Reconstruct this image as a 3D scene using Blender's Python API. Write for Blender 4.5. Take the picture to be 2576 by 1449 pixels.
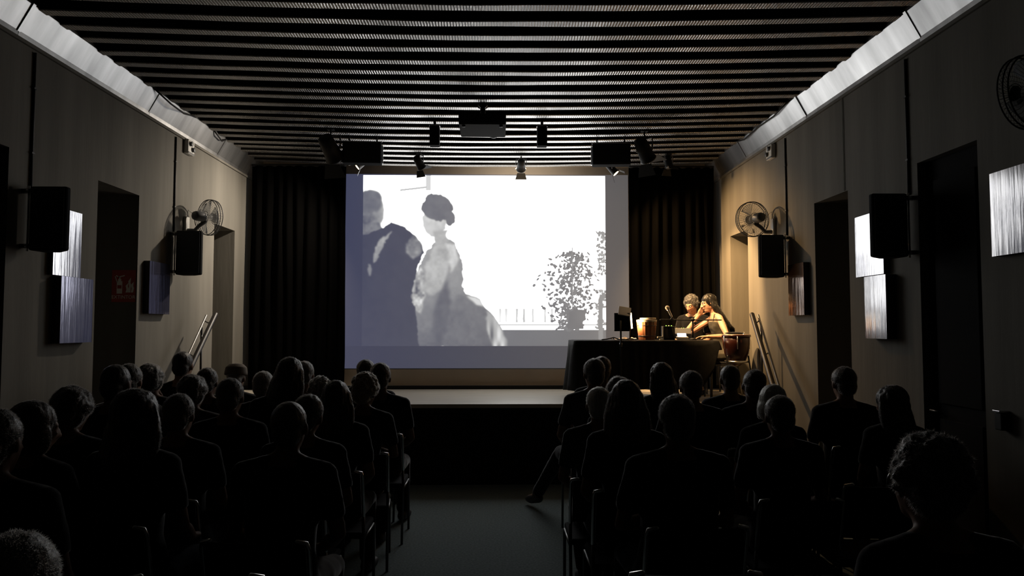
import bpy, bmesh, math, random
import numpy as np
from mathutils import Vector, Matrix, Euler, noise
R = math.radians
scene = bpy.context.scene
C = scene.collection
for o in list(bpy.data.objects): bpy.data.objects.remove(o)

# ------------------------------------------------------------------ camera
F = 1900.0; IW, IH = 2576, 1449; CAMZ = 1.6
VPX, VPY = 1249.0, 825.0
yaw = math.atan((IW/2-VPX)/F); pitch = math.atan((VPY-IH/2)/F)
cd = bpy.data.cameras.new('camera'); cam = bpy.data.objects.new('camera', cd); C.objects.link(cam)
cd.sensor_width = 36; cd.lens = F/IW*36; cd.clip_start = .05; cd.clip_end = 60
cam.location = (0, 0, CAMZ); cam.rotation_euler = (R(90)+pitch, 0, -yaw)
scene.camera = cam
# ------------------------------------------------------------------ world, exposure
w = bpy.data.worlds.new('world'); scene.world = w; w.use_nodes = True
w.node_tree.nodes['Background'].inputs[0].default_value = (0, 0, 0, 1)
w.node_tree.nodes['Background'].inputs[1].default_value = 0
vs = scene.view_settings
vs.view_transform = 'Standard'; vs.look = 'None'; vs.exposure = 0; vs.gamma = 1; vs.use_curve_mapping = False
SCREEN = 1.0            # brightness of the projected picture
SPOT_F = 800            # warm stage spotlight on the performers (W)
SPOT_R = 320            # small warm spotlight by the right curtain (W)
SPOT_L = 330            # dim stage spotlight on the left wall (W)
SPOT_C = 22             # warm white spotlight washing the top of the front wall (W)
LAMP = 9                # warm clip lamp on the music stand (W)

def at(px, py, Y):      # point on the plane y = Y seen at a pixel (small angles of the camera taken into account)
    d = cam.rotation_euler.to_matrix() @ Vector(((px-IW/2)/F, -(py-IH/2)/F, -1))
    return Vector((0, 0, CAMZ)) + d*(Y/d.y)

# ------------------------------------------------------------------ materials
MATS = {}
def srgb(r, g, b):
    f = lambda c: ((c/255)/12.92 if c/255 <= .04045 else ((c/255+.055)/1.055)**2.4)
    return (f(r), f(g), f(b))
def mat(name, col, rough=.6, metal=0, spec=.5, noise_amt=0, noise_scale=8, bump=0, bump_scale=60, stretch=(1, 1, 1), emit=None, estr=0, coat=0, sheen=0):
    if name in MATS: return MATS[name]
    m = bpy.data.materials.new(name); m.use_nodes = True; MATS[name] = m
    nt = m.node_tree; b = nt.nodes['Principled BSDF']
    b.inputs['Base Color'].default_value = (*col, 1); b.inputs['Roughness'].default_value = rough
    b.inputs['Metallic'].default_value = metal; b.inputs['Specular IOR Level'].default_value = spec
    b.inputs['Coat Weight'].default_value = coat
    if sheen: b.inputs['Sheen Weight'].default_value = sheen; b.inputs['Sheen Roughness'].default_value = .3; b.inputs['Sheen Tint'].default_value = (.8, .8, .8, 1)
    if emit: b.inputs['Emission Color'].default_value = (*emit, 1); b.inputs['Emission Strength'].default_value = estr
    if noise_amt or bump:
        tc = nt.nodes.new('ShaderNodeTexCoord'); mp = nt.nodes.new('ShaderNodeMapping')
        mp.inputs['Scale'].default_value = stretch
        nt.links.new(tc.outputs['Object'], mp.inputs['Vector'])
    if noise_amt:
        n = nt.nodes.new('ShaderNodeTexNoise'); n.inputs['Scale'].default_value = noise_scale; n.inputs['Detail'].default_value = 6
        nt.links.new(mp.outputs[0], n.inputs['Vector'])
        mx = nt.nodes.new('ShaderNodeMix'); mx.data_type = 'RGBA'
        lo = [max(0, c*(1-noise_amt)) for c in col]; hi = [min(1, c*(1+noise_amt)) for c in col]
        mx.inputs['A'].default_value = (*lo, 1); mx.inputs['B'].default_value = (*hi, 1)
        cr = nt.nodes.new('ShaderNodeMapRange'); cr.inputs[1].default_value = .3; cr.inputs[2].default_value = .7
        nt.links.new(n.outputs['Fac'], cr.inputs[0]); nt.links.new(cr.outputs[0], mx.inputs['Factor'])
        nt.links.new(mx.outputs['Result'], b.inputs['Base Color'])
    if bump:
        n2 = nt.nodes.new('ShaderNodeTexNoise'); n2.inputs['Scale'].default_value = bump_scale; n2.inputs['Detail'].default_value = 4
        nt.links.new(mp.outputs[0], n2.inputs['Vector'])
        bp = nt.nodes.new('ShaderNodeBump'); bp.inputs['Strength'].default_value = bump; bp.inputs['Distance'].default_value = .01
        nt.links.new(n2.outputs['Fac'], bp.inputs['Height']); nt.links.new(bp.outputs[0], b.inputs['Normal'])
    return m
def M(n): return MATS[n]
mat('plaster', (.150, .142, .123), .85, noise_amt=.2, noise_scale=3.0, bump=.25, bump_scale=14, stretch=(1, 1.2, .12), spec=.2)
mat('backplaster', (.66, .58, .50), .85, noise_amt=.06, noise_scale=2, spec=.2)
mat('rearwall', (.012, .012, .012), .9)
mat('carpet', (.17, .20, .20), .95, noise_amt=.25, noise_scale=60, bump=.4, bump_scale=400, spec=.1)
mat('deck', (.008, .007, .006), .8, noise_amt=.3, noise_scale=10, spec=.3)
mat('metalcove', (.46, .46, .46), .38, metal=.95, noise_amt=.32, noise_scale=3.2, bump=.06, bump_scale=6, stretch=(.3, 1.6, .3))
mat('stagewood', (.52, .47, .385), .38, noise_amt=.18, noise_scale=6, stretch=(.3, 8, 1))
mat('black', (.008, .008, .008), .6, spec=.3)
mat('blackmatte', (.006, .006, .006), .9, spec=.1)
mat('stageblack', (.012, .012, .012), .8, spec=.2)
mat('curtain', (.0022, .0021, .0020), .98, spec=0)
mat('cloth', (.018, .018, .018), .9, spec=.15, noise_amt=.2, noise_scale=20)
mat('conduit', (.012, .012, .012), .6)
mat('dark_door', (.003, .003, .003), .9, spec=.1)
mat('speakerblack', (.012, .013, .014), .9, spec=.08)
mat('grille', (.012, .013, .014), .7, bump=.4, bump_scale=300)
mat('steel', (.62, .62, .62), .3, metal=1)
mat('chrome', (.8, .8, .8), .28, metal=1)
mat('darksteel', (.1, .1, .1), .4, metal=1)
mat('whiteplastic', (.62, .61, .57), .45)
mat('greyplastic', (.10, .105, .11), .5)
MATS_FB = mat('fanblade', (.8, .82, .85), .25); MATS_FB.node_tree.nodes['Principled BSDF'].inputs['Transmission Weight'].default_value = .85; MATS_FB.node_tree.nodes['Principled BSDF'].inputs['IOR'].default_value = 1.1
mat('railwood', (.014, .010, .008), .45)
mat('railmetal', (.32, .31, .3), .4, metal=.6)
mat('canvasedge', (.02, .016, .014), .6)
mat('signred', (.36, .04, .02), .5)
mat('signwhite', (.8, .78, .72), .5)
mat('seatfabric', (.012, .012, .014), .9, spec=.1)
mat('projgrey', (.02, .02, .018), .9, spec=.1)
mat('tub_wood', (.20, .075, .03), .45, noise_amt=.35, noise_scale=9, stretch=(3, 3, .4))
mat('tub_rim', (.38, .33, .27), .35)
mat('drum_shell', (.038, .009, .006), .3, noise_amt=.3, noise_scale=6, coat=.1)
mat('drum_head', (.62, .52, .42), .55)
mat('paper', (.75, .72, .65), .8)
mat('tabletwhite', (.5, .5, .52), .4)
mat('glow_white', (.5, .5, .55), .5, emit=(.75, .82, 1), estr=1.6)
mat('led_green', (.1, .3, .05), .4, emit=(.45, 1, .12), estr=1.5)
mat('led_yellow', (.3, .3, .05), .4, emit=(1, .85, .2), estr=1.6)
mat('led_orange', (.3, .2, .05), .4, emit=(1, .45, .08), estr=1.2)
mat('lampglow', (.5, .4, .3), .4, emit=(1, .72, .4), estr=12)
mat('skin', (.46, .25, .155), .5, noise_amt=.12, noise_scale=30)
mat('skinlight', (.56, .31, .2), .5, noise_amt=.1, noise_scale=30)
mat('skintan_shaded', (.20, .115, .075), .6, spec=.2, noise_amt=.12, noise_scale=30); mat('skinbrown_shaded', (.13, .07, .045), .6, spec=.2)  # audience skin, darkened in colour to imitate the shade on their necks
mat('eyewhite', (.7, .68, .64), .3); mat('eyedark', (.02, .012, .01), .2); mat('lip', (.32, .1, .08), .5)
for n, c in dict(hair_black=(.010, .009, .008), hair_brown=(.025, .016, .01), hair_grey=(.17, .165, .16), hair_white=(.42, .41, .38),
                 hair_blond=(.24, .17, .09), hair_darkgrey=(.06, .058, .055)).items():
    mat(n, c, .42, spec=.35, noise_amt=.35, noise_scale=40, bump=.25, bump_scale=90, stretch=(2, 2, .3), sheen=.12)
for n, c in dict(cl_black=(.010, .010, .011), cl_navy=(.012, .014, .022), cl_grey=(.045, .045, .047), cl_olive=(.028, .028, .02), cl_brown=(.03, .021, .016),
                 cl_white=(.10, .10, .10), cl_red=(.04, .011, .01), cl_jeans=(.014, .018, .028)).items():
    mat(n, c, .92, spec=.05, noise_amt=.15, noise_scale=30, sheen=.5)
mat('dress_olive', (.06, .053, .038), .85, noise_amt=.2, noise_scale=14)
mat('shoe', (.01, .009, .009), .5)
mat('beigecap', (.16, .13, .10), .85)

# special: beams, sides coloured dark for shade, cross-ribbed undersides pale for light
mat('beamside_shaded', (.010, .008, .007), .7, spec=.2)
m = mat('beamwood_lit', (.29, .275, .25), .3, spec=.8, metal=.6, coat=.3)
nt = m.node_tree; b = nt.nodes['Principled BSDF']; b.inputs['IOR'].default_value = 1.7; b.inputs['Coat Roughness'].default_value = .25
tc = nt.nodes.new('ShaderNodeTexCoord')
wv = nt.nodes.new('ShaderNodeTexWave'); wv.wave_type = 'BANDS'; wv.bands_direction = 'X'; wv.inputs['Scale'].default_value = 15.5; wv.inputs['Distortion'].default_value = 1.2; wv.inputs['Detail'].default_value = 1
ns = nt.nodes.new('ShaderNodeTexNoise'); ns.inputs['Scale'].default_value = 2.2; ns.inputs['Detail'].default_value = 6
nr = nt.nodes.new('ShaderNodeMapRange'); nr.inputs[3].default_value = .22; nr.inputs[4].default_value = .52; nr.inputs[1].default_value = .3; nr.inputs[2].default_value = .7
bp = nt.nodes.new('ShaderNodeBump'); bp.inputs['Strength'].default_value = .9; bp.inputs['Distance'].default_value = .006
oi = nt.nodes.new('ShaderNodeObjectInfo'); va = nt.nodes.new('ShaderNodeVectorMath'); va.operation = 'ADD'
nt.links.new(tc.outputs['Object'], va.inputs[0]); nt.links.new(oi.outputs['Location'], va.inputs[1])
nt.links.new(tc.outputs['Object'], wv.inputs['Vector']); nt.links.new(va.outputs[0], ns.inputs['Vector'])
nt.links.new(ns.outputs['Fac'], nr.inputs[0]); nt.links.new(nr.outputs[0], b.inputs['Roughness'])
nt.links.new(wv.outputs['Fac'], bp.inputs['Height']); nt.links.new(bp.outputs[0], b.inputs['Normal'])

# special: glossy brushed wall panels (their streaks come from a vertical ripple that breaks the reflection)
def panel_mat(name, a, bcol, seed, metal):
    m = mat(name, a, .14, spec=.9, coat=.3, metal=metal)
    nt = m.node_tree; b = nt.nodes['Principled BSDF']
    b.inputs['Coat Roughness'].default_value = .08; b.inputs['IOR'].default_value = 1.9
    tc = nt.nodes.new('ShaderNodeTexCoord'); mp = nt.nodes.new('ShaderNodeMapping'); mp.inputs['Scale'].default_value = (1, 34, 2.2); mp.inputs['Location'].default_value = (seed*3.1, seed*7.7, seed*1.3)
    n = nt.nodes.new('ShaderNodeTexNoise'); n.inputs['Scale'].default_value = 1; n.inputs['Detail'].default_value = 3
    n2 = nt.nodes.new('ShaderNodeTexNoise'); n2.inputs['Scale'].default_value = 6; n2.inputs['Detail'].default_value = 4
    mx = nt.nodes.new('ShaderNodeMix'); mx.data_type = 'RGBA'; mx.inputs['A'].default_value = (*a, 1); mx.inputs['B'].default_value = (*bcol, 1)
    bp = nt.nodes.new('ShaderNodeBump'); bp.inputs['Strength'].default_value = .10; bp.inputs['Distance'].default_value = .02
    nt.links.new(tc.outputs['Object'], mp.inputs[0]); nt.links.new(mp.outputs[0], n.inputs['Vector']); nt.links.new(tc.outputs['Object'], n2.inputs['Vector'])
    nt.links.new(n2.outputs['Fac'], mx.inputs['Factor']); nt.links.new(mx.outputs['Result'], b.inputs['Base Color'])
    nt.links.new(n.outputs['Fac'], bp.inputs['Height']); nt.links.new(bp.outputs[0], b.inputs['Normal']); nt.links.new(bp.outputs[0], b.inputs['Coat Normal'])
    return m

# ------------------------------------------------------------------ mesh builder
class MB:
    def __init__(s): s.v = []; s.f = []
    def add(s, vs, fs):
        n = len(s.v); s.v += [tuple(v) for v in vs]; s.f += [tuple(i+n for i in f) for f in fs]; return s
    def box(s, c, d, rot=None, taper=1):
        x, y, z = d[0]/2, d[1]/2, d[2]/2
        vs = [Vector((sx*x*(taper if sz > 0 else 1), sy*y*(taper if sz > 0 else 1), sz*z)) for sz in (-1, 1) for sx, sy in ((-1, -1), (1, -1), (1, 1), (-1, 1))]
        if rot: rm = rot if isinstance(rot, Matrix) else Euler(rot).to_matrix(); vs = [rm @ v for v in vs]
        return s.add([v+Vector(c) for v in vs], [(3, 2, 1, 0), (4, 5, 6, 7), (0, 1, 5, 4), (1, 2, 6, 5), (2, 3, 7, 6), (3, 0, 4, 7)])
    def span(s, a, b): return s.box([(a[i]+b[i])/2 for i in range(3)], [abs(b[i]-a[i]) for i in range(3)])
    def loft(s, rings, cap=True):            # rings of equal count
        n = len(rings[0]); vs = [p for r in rings for p in r]; fs = []
        for i in range(len(rings)-1):
            for j in range(n): fs.append((i*n+j, i*n+(j+1) % n, (i+1)*n+(j+1) % n, (i+1)*n+j))
        if cap: fs.append(tuple(range(n-1, -1, -1))); fs.append(tuple((len(rings)-1)*n+j for j in range(n)))
        return s.add(vs, fs)
    def tube(s, pts, rad, n=10, closed=False, round_ends=False):
        pts = [Vector(p) for p in pts]; k = len(pts)
        rad = [rad]*k if isinstance(rad, (int, float)) else list(rad)
        if round_ends:
            a, b = pts[0], pts[-1]; da = (pts[0]-pts[1]).normalized(); db = (pts[-1]-pts[-2]).normalized()
            pre = [(a+da*rad[0]*math.sin(t), rad[0]*math.cos(t)) for t in (R(80), R(50), R(25))]
            post = [(b+db*rad[-1]*math.sin(t), rad[-1]*math.cos(t)) for t in (R(25), R(50), R(80))]
            pts = [p for p, _ in pre]+pts+[p for p, _ in post]; rad = [q for _, q in pre]+rad+[q for _, q in post]; k = len(pts)
        rings = []; up = None
        for i in range(k):
            t = (pts[(i+1) % k]-pts[i-1]) if closed else (pts[min(i+1, k-1)]-pts[max(i-1, 0)])
            t = t.normalized() if t.length > 1e-9 else Vector((0, 0, 1))
            if up is None: up = Vector((0, 0, 1)) if abs(t.z) < .9 else Vector((1, 0, 0))
            u = (up-t*up.dot(t)); u = u.normalized() if u.length > 1e-6 else t.orthogonal().normalized()
            up = u; v = t.cross(u)
            rings.append([pts[i]+(u*math.cos(2*math.pi*j/n)+v*math.sin(2*math.pi*j/n))*rad[i] for j in range(n)])
        if closed: rings.append(rings[0]); return s.loft(rings, False)
        return s.loft(rings)
    def lathe(s, prof, n=24, c=(0, 0, 0), rot=None):     # prof: (radius, z)
        rm = Matrix.Identity(3) if rot is None else (rot if isinstance(rot, Matrix) else Euler(rot).to_matrix())
        rings = [[rm @ Vector((r*math.cos(2*math.pi*j/n), r*math.sin(2*math.pi*j/n), z))+Vector(c) for j in range(n)] for r, z in prof]
        return s.loft(rings)
    def ell(s, c, r, n=14, m=9, rot=None, mtx=None):
        rm = Matrix.Identity(3) if rot is None else Euler(rot).to_matrix()
        rings = []
        for i in range(m):
            t = -math.pi/2+math.pi*(i+.35)/(m-.3)
            rings.append([rm @ Vector((r[0]*math.cos(t)*math.cos(2*math.pi*j/n), r[1]*math.cos(t)*math.sin(2*math.pi*j/n), r[2]*math.sin(t)))+Vector(c) for j in range(n)])
        if mtx: rings = [[mtx @ p for p in ring] for ring in rings]
        return s.loft(rings)
    def xf(s, mtx): s.v = [tuple(mtx @ Vector(v)) for v in s.v]; return s
    def mesh(s, name, material=None, smooth=False):
        me = bpy.data.meshes.new(name); me.from_pydata(s.v, [], s.f); me.validate(); me.update()
        if material: me.materials.append(M(material) if isinstance(material, str) else material)
        bm = bmesh.new(); bm.from_mesh(me); bmesh.ops.recalc_face_normals(bm, faces=bm.faces); bm.to_mesh(me); bm.free()
        if smooth: me.polygons.foreach_set('use_smooth', [True]*len(me.polygons))
        return me
    def build(s, name, material, parent=None, smooth=False, bevel=0, loc=None):
        return link(name, s.mesh(name, material, smooth), parent, bevel, loc)
def link(name, me, parent=None, bevel=0, loc=None):
    o = bpy.data.objects.new(name, me); C.objects.link(o)
    if parent: o.parent = parent
    if loc is not None: o.location = loc
    if bevel:
        bv = o.modifiers.new('bevel', 'BEVEL'); bv.width = bevel; bv.segments = 2; bv.limit_method = 'ANGLE'
    return o
def tag(o, label=None, cat=None, group=None, kind=None):
    if label: o['label'] = label
    if cat: o['category'] = cat
    if group: o['group'] = group
    if kind: o['kind'] = kind
    return o
def thing(name, label, cat, loc=(0, 0, 0), rotz=0, group=None):
    o = bpy.data.objects.new(name, None); C.objects.link(o); o.location = loc; o.rotation_euler = (0, 0, rotz)
    o.empty_display_size = .1
    return tag(o, label, cat, group)
def copy_tree(root, loc, rotz=0):
    r = root.copy(); C.objects.link(r); r.location = loc; r.rotation_euler = (0, 0, rotz)
    for ch in list(root.children):
        c = ch.copy(); C.objects.link(c); c.parent = r
        for g in list(ch.children):
            d = g.copy(); C.objects.link(d); d.parent = c
    return r
def struct(name, mb, material, smooth=False): return tag(mb.build(name, material, None, smooth), kind='structure')

# ================================================================== SETTING
WL, WR, YB, YR = -3.2, 2.9, 9.98, -1.6
SY, SZ = 7.8, .82                      # stage front edge and height
ZC = 3.75                              # underside of the beams at the walls
SAG = .06
struct('floor', MB().span((WL-.6, YR-.2, -.1), (WR+.6, SY+.02, 0)), 'carpet')
struct('wall_rear', MB().span((WL-.6, YR-.2, 0), (WR+.6, YR, 4.1)), 'rearwall')
struct('wall_front', MB().span((WL-.6, YB, 0), (WR+.6, YB+.2, 4.1)), 'backplaster')
def side_wall(name, X, sgn, openings, top):
    mb = MB(); T = .5; xo = X+sgn*T
    y = YR
    for a, b in openings:
        mb.span((X, y, 0), (xo, a, 4.1)); mb.span((X, a, top), (xo, b, 4.1)); y = b
    mb.span((X, y, 0), (xo, YB, 4.1))
    for a, b in openings: mb.span((xo, a-.02, 0), (xo+sgn*.1, b+.02, 4.1))
    return struct(name, mb, 'plaster')
OPL = [(4.28, 4.97), (6.08, 6.78), (8.58, 9.25)]
OPR = [(4.45, 5.10), (6.13, 6.79), (8.62, 9.27)]
side_wall('wall_left', WL, -1, OPL, 2.785); side_wall('wall_right', WR, 1, OPR, 2.735)
def dark_door(name, X, sgn, a, b, top):
    w = b-a
    d = tag(MB().span((X+sgn*.06, a+.004, 0), (X+sgn*.11, b-.004, top-.004)).build(name, 'dark_door', None, bevel=.003), kind='structure')
    for z0, z1 in ((.15, 1.0), (1.1, top-.14)):
        MB().span((X+sgn*.045, a+.1, z0), (X+sgn*.07, b-.1, z1)).build('door_panel', 'dark_door', d, bevel=.006)
    MB().tube([(X+sgn*.06, b-.06, 1.05), (X+sgn*.01, b-.06, 1.05), (X+sgn*.01, b-.16, 1.05)], .008).build('door_handle', 'darksteel', d, True)
dark_door('door_1', WL, -1, *OPL[0], 2.785); dark_door('door_2', WR, 1, *OPR[0], 2.735)

# ceiling deck with sagging joists, each its own part
ceil = struct('ceiling', MB().span((WL-.6, YR-.2, ZC+.13), (WR+.6, YB+.2, ZC+.3)), 'deck')
random.seed(4)
beam_meshes = []
for k in range(7):
    mb = MB(); rings = []; n = 40
    for i in range(n+1):
        u = i/n; x = WL+(WR-WL)*u
        s = SAG*math.sin(math.pi*u)
        jy = .007*noise.noise(Vector((x*.9, k*9.1, 0))); jz = .006*noise.noise(Vector((x*1.3, k*5.3, 4)))
        hw = .050+.006*noise.noise(Vector((x*2.1, k*3.7, 8)))
        z0 = ZC-s+jz; z1 = ZC+.135
        rings.append([Vector((x, jy-hw, z0+.006)), Vector((x, jy-hw+.008, z0)), Vector((x, jy+hw-.008, z0)), Vector((x, jy+hw, z0+.006)), Vector((x, jy+hw, z1)), Vector((x, jy-hw, z1))])
    mb.loft(rings); bme = mb.mesh('beam', 'beamside_shaded'); bme.materials.append(M('beamwood_lit'))
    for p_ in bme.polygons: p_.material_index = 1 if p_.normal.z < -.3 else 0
    beam_meshes.append(bme)
i = 0; y = 9.66
while y > YR+.2:
    link('beam', beam_meshes[(i*3) % 7], ceil, loc=(0, y+random.uniform(-.008, .008), random.uniform(-.006, .006))); y -= .2535; i += 1

# slanted sheet-metal cove along both side walls, built of joined lengths
def cove(name, X, sgn):
    root = None; ys = [YR, 1.2, 3.05, 5.0, 6.9, 8.6, YB]
    random.seed(7 if sgn > 0 else 3)
    for a, b in zip(ys[:-1], ys[1:]):
        o = random.uniform(-.004, .004); t = .012
        prof = [(0, 3.555), (.012, 3.548), (.016+o, 3.58), (.11+o, 3.752), (.11, 3.9), (0, 3.9)]
        ring = lambda y: [Vector((X-sgn*p, y, z)) for p, z in prof]
        mb = MB(); mb.loft([ring(a+.002), ring(b-.002)])
        if root is None: root = tag(mb.build(name, 'metalcove'), kind='structure')
        else: mb.build('metal_length', 'metalcove', root)
        if root.name == name and a > YR:
            MB().box((X-sgn*.068, b-.002, 3.665), (.004, .03, .21), (0, -sgn*R(29), 0)).build('joint_strip', 'metalcove', root)
    MB().span((X-sgn*.0, YR, 3.52), (X-sgn*.018, YB, 3.545)).build('ledge', 'plaster', root)
cove('trim_1', WL, -1); cove('trim_2', WR, 1)

# stage
st = struct('stage_platform', MB().span((WL-.0, SY+.03, 0), (WR, YB, SZ-.04)), 'stageblack')
for k in range(16):
    y0 = SY+k*.1365; MB().span((WL, y0+.001, SZ-.04), (WR, min(y0+.1345, YB), SZ)).build('floor_board', 'stagewood', st, bevel=.002)
MB().span((WL, SY, SZ-.085), (WR, SY+.04, SZ-.041)).build('nosing', 'black', st)
struct('baseboard_front', MB().span((WL, YB-.3, SZ), (WR, YB-.24, SZ+.045)), 'black')
def steps(name, x0, x1, label):
    s = thing(name, label, 'steps', ((x0+x1)/2, SY-.45, 0))
    for k in range(3):
        h = .205*(k+1); y1 = SY-.002; y0 = SY-.28*(3-k)
        MB().span((x0-(x0+x1)/2, y0-SY+.45, h-.205), (x1-(x0+x1)/2, y1-SY+.45, h-.03)).build('riser', 'stageblack', s)
        MB().span((x0-(x0+x1)/2, y0-SY+.43, h-.03), (x1-(x0+x1)/2, min(y0+.3, y1)-SY+.45, h)).build('tread', 'stageblack', s, bevel=.004)
steps('stage_steps', WL+.01, WL+.6, 'dark wooden steps up to the stage beside left wall')
steps('stage_steps', WR-.6, WR-.01, 'dark wooden steps up to the stage beside right wall')
def handrail(pts, pts2, label, foot):
    r = thing('stair_handrail', label, 'handrail', foot); f = Vector(foot)
    L = lambda P: [Vector(p)-f for p in P]
    MB().tube(L(pts), .026, 12, round_ends=True).build('rail', 'railwood', r, True)
    MB().tube(L(pts2), .011, 10, round_ends=True).build('side_bar', 'railmetal', r, True)
    for t in (.06, .42, .8):
        a = L(pts)[0].lerp(L(pts)[-1], t); b = L(pts2)[0].lerp(L(pts2)[-1], t)
        MB().tube([a, (a+b)/2-Vector((0, 0, .03)), b], .008, 8).build('bracket', 'railmetal', r, True)
    for t in (.12, .93):
        a = L(pts2)[0].lerp(L(pts2)[-1], t); zb = SZ+.0 if (a.y+f.y) > SY else (.205*max(0, 3-math.floor((SY-(a.y+f.y))/.28)) if (a.y+f.y) > SY-.84 else 0)
        MB().tube([a, (a.x, a.y, zb-f.z)], .012, 8).build('post', 'darksteel', r, True)
handrail([(2.70, 7.93, 1.74), (2.60, 7.10, 1.075), (2.58, 6.85, .88)], [(2.765, 7.93, 1.735), (2.665, 7.10, 1.045), (2.64, 6.85, .84)], 'dark sloping handrail of the stage steps by right wall', (2.64, 7.4, .41))
handrail([(-2.925, 7.93, 1.74), (-2.925, 7.10, 1.04), (-2.925, 6.85, .83)], [(-3.02, 7.93, 1.73), (-3.0, 7.10, 1.03), (-2.99, 6.85, .82)], 'dark sloping handrail of the stage steps by left wall', (-2.95, 7.4, .41))

# ------------------------------------------------------------------ projection screen
XS0, XS1, ZS0, ZS1, YS = -1.985, 1.742, 1.075, 3.625, 9.9
scr = thing('projection_screen', 'large white projection screen showing a bright black-and-white film', 'screen', ((XS0+XS1)/2, YS, ZS0))
def film():
    nx, nz, SS = 640, 437, 2
    W_, H_ = nx*SS, nz*SS
    px = np.linspace(868, 1583, W_)[None, :].repeat(H_, 0); py = np.linspace(925, 437, H_)[:, None].repeat(W_, 1)
    rng = np.random.default_rng(3)
    def smooth_noise(cell, seed, sx=1.0, sy=1.0):
        r = np.random.default_rng(seed); gx = int(715/cell*sx)+3; gy = int(490/cell*sy)+3; g = r.random((gy, gx))
        u = (px-868)/cell*sx; v = (py-437)/cell*sy; i = u.astype(int); j = v.astype(int); fu = u-i; fv = v-j
        fu = fu*fu*(3-2*fu); fv = fv*fv*(3-2*fv)
        return (g[j, i]*(1-fu)+g[j, i+1]*fu)*(1-fv)+(g[j+1, i]*(1-fu)+g[j+1, i+1]*fu)*fv-.5
    n14, n40, n6 = smooth_noise(14, 1), smooth_noise(40, 2), smooth_noise(6, 5)
    tex = .5*n14+.3*n6+.4*n40
    wx = px+n14*7+n6*4; wy = py+n40*8+n6*4
    def poly(pts):
        inside = np.zeros(px.shape, bool); n = len(pts)
        for a in range(n):
            x1, y1 = pts[a]; x2, y2 = pts[(a+1) % n]
            if y1 == y2: continue
            inside ^= ((y1 > wy) != (y2 > wy)) & (wx < (x2-x1)*(wy-y1)/(y2-y1)+x1)
        return inside
    def ell(cx, cy, rx, ry): return ((wx-cx)/rx)**2+((wy-cy)/ry)**2 < 1
    def blur(m, r):
        m = m.astype(float)
        for ax in (0, 1, 0, 1):
            p = np.pad(m, [(r+1, r) if k == ax else (0, 0) for k in (0, 1)], mode='edge'); c = np.cumsum(p, axis=ax)
            m = (np.take(c, range(2*r+1, c.shape[ax]), ax)-np.take(c, range(0, c.shape[ax]-2*r-1), ax))/(2*r+1)
        return m
    g = np.full(px.shape, 3.6)                               # overexposed daylight
    def put(mask, val, soft=0):
        nonlocal g
        a = blur(mask, soft) if soft else mask.astype(float)
        g = g*(1-a)+val*a
    def leaf(cx, cy, r1, r2, a, val):
        ix = np.searchsorted(px[0], [cx-9, cx+9]); iy = H_-np.searchsorted(py[::-1, 0], [cy+9, cy-9]); sl = (slice(max(iy[0], 0), iy[1]), slice(ix[0], ix[1]))
        dx, dy = px[sl]-cx, py[sl]-cy
        m = ((dx*math.cos(a)+dy*math.sin(a))/r1)**2+((-dx*math.sin(a)+dy*math.cos(a))/r2)**2 < 1; g[sl][m] = val
    # window bar, far colonnade, sill and the wall below it
    put((px > 1070) & (px < 1083) & (py < 478), .66); put((np.abs(py-(478-(px-1005)*.12)) < 2.6) & (px > 1005) & (px < 1072), .55)
    for cx in (1258, 1273, 1300, 1318, 1340, 1371, 1388): put((np.abs(px-cx) < 4+3*n14) & (py > 775) & (py < 812), .62+n40*.5, 2)
    put((py > 815) & (py < 818) & (px > 1240), .3); put((py > 829) & (px > 1240), .115+n40*.02)
    # potted plants made of leaves
    for k in range(620):
        t = rng.random(); yy = 635+t*195; spread = 62*math.sin(math.pi*min(1, .2+t*.68))**1.1
        leaf(1432+rng.normal(0, .5)*spread+(8 if yy < 700 else 0), yy, rng.uniform(2.5, 6.5), rng.uniform(1.6, 4), rng.uniform(0, math.pi), .10+rng.random()*.10)
    put((np.abs(px-1440) < 1.3) & (py > 622) & (py < 800), .22)
    put(poly([(1432, 779), (1478, 779), (1466, 824), (1424, 824)]), .13+n40*.05, 1)
    for k in range(190):
        yy = rng.uniform(582, 828)
        if 690 < yy < 728: continue
        leaf(1514+rng.normal(0, 6)-(yy > 760)*7, yy, rng.uniform(2.5, 6), rng.uniform(1.6, 3.6), rng.uniform(0, math.pi), .22+rng.random()*.2)
    put((px > 1505) & (px < 1517) & (py > 752), .24, 1); put(ell(1522, 756, 17, 17) & ~ell(1524, 760, 7, 10), .24, 1)
    # second figure: featureless, pale dress, turned away
    body = poly([(1070, 640), (1092, 608), (1122, 598), (1146, 610), (1160, 642), (1163, 690), (1170, 738), (1205, 752), (1224, 778), (1246, 800), (1262, 830), (1278, 872), (1030, 872), (1030, 760), (1044, 700)])
    down = np.clip((py-640)/230, 0, 1)
    put(body, .30-.20*down+.10*tex, 2)
    put(poly([(1096, 612), (1122, 606), (1134, 650), (1118, 722), (1086, 745), (1066, 730), (1072, 668)]), .46+.22*tex-.10*down, 5)          # sleeve
    put(poly([(1120, 610), (1148, 616), (1154, 650), (1134, 690), (1128, 640)]), .62+.35*tex, 5)
    put(poly([(1104, 740), (1126, 700), (1136, 760), (1122, 840), (1096, 872), (1088, 790)]), .075+.05*tex, 8)                                # shadow between arm and skirt
    put(poly([(1150, 742), (1200, 754), (1226, 784), (1240, 872), (1130, 872), (1128, 800)]), .15+.08*tex-.05*down, 8)
    put(poly([(1222, 780), (1248, 802), (1280, 872), (1240, 872), (1226, 820)]), .42+.9*smooth_noise(9, 9, 1, .2), 4)                          # fringe of the skirt
    put(poly([(1172, 745), (1206, 754), (1222, 772), (1196, 768)]), .7, 4)
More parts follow.
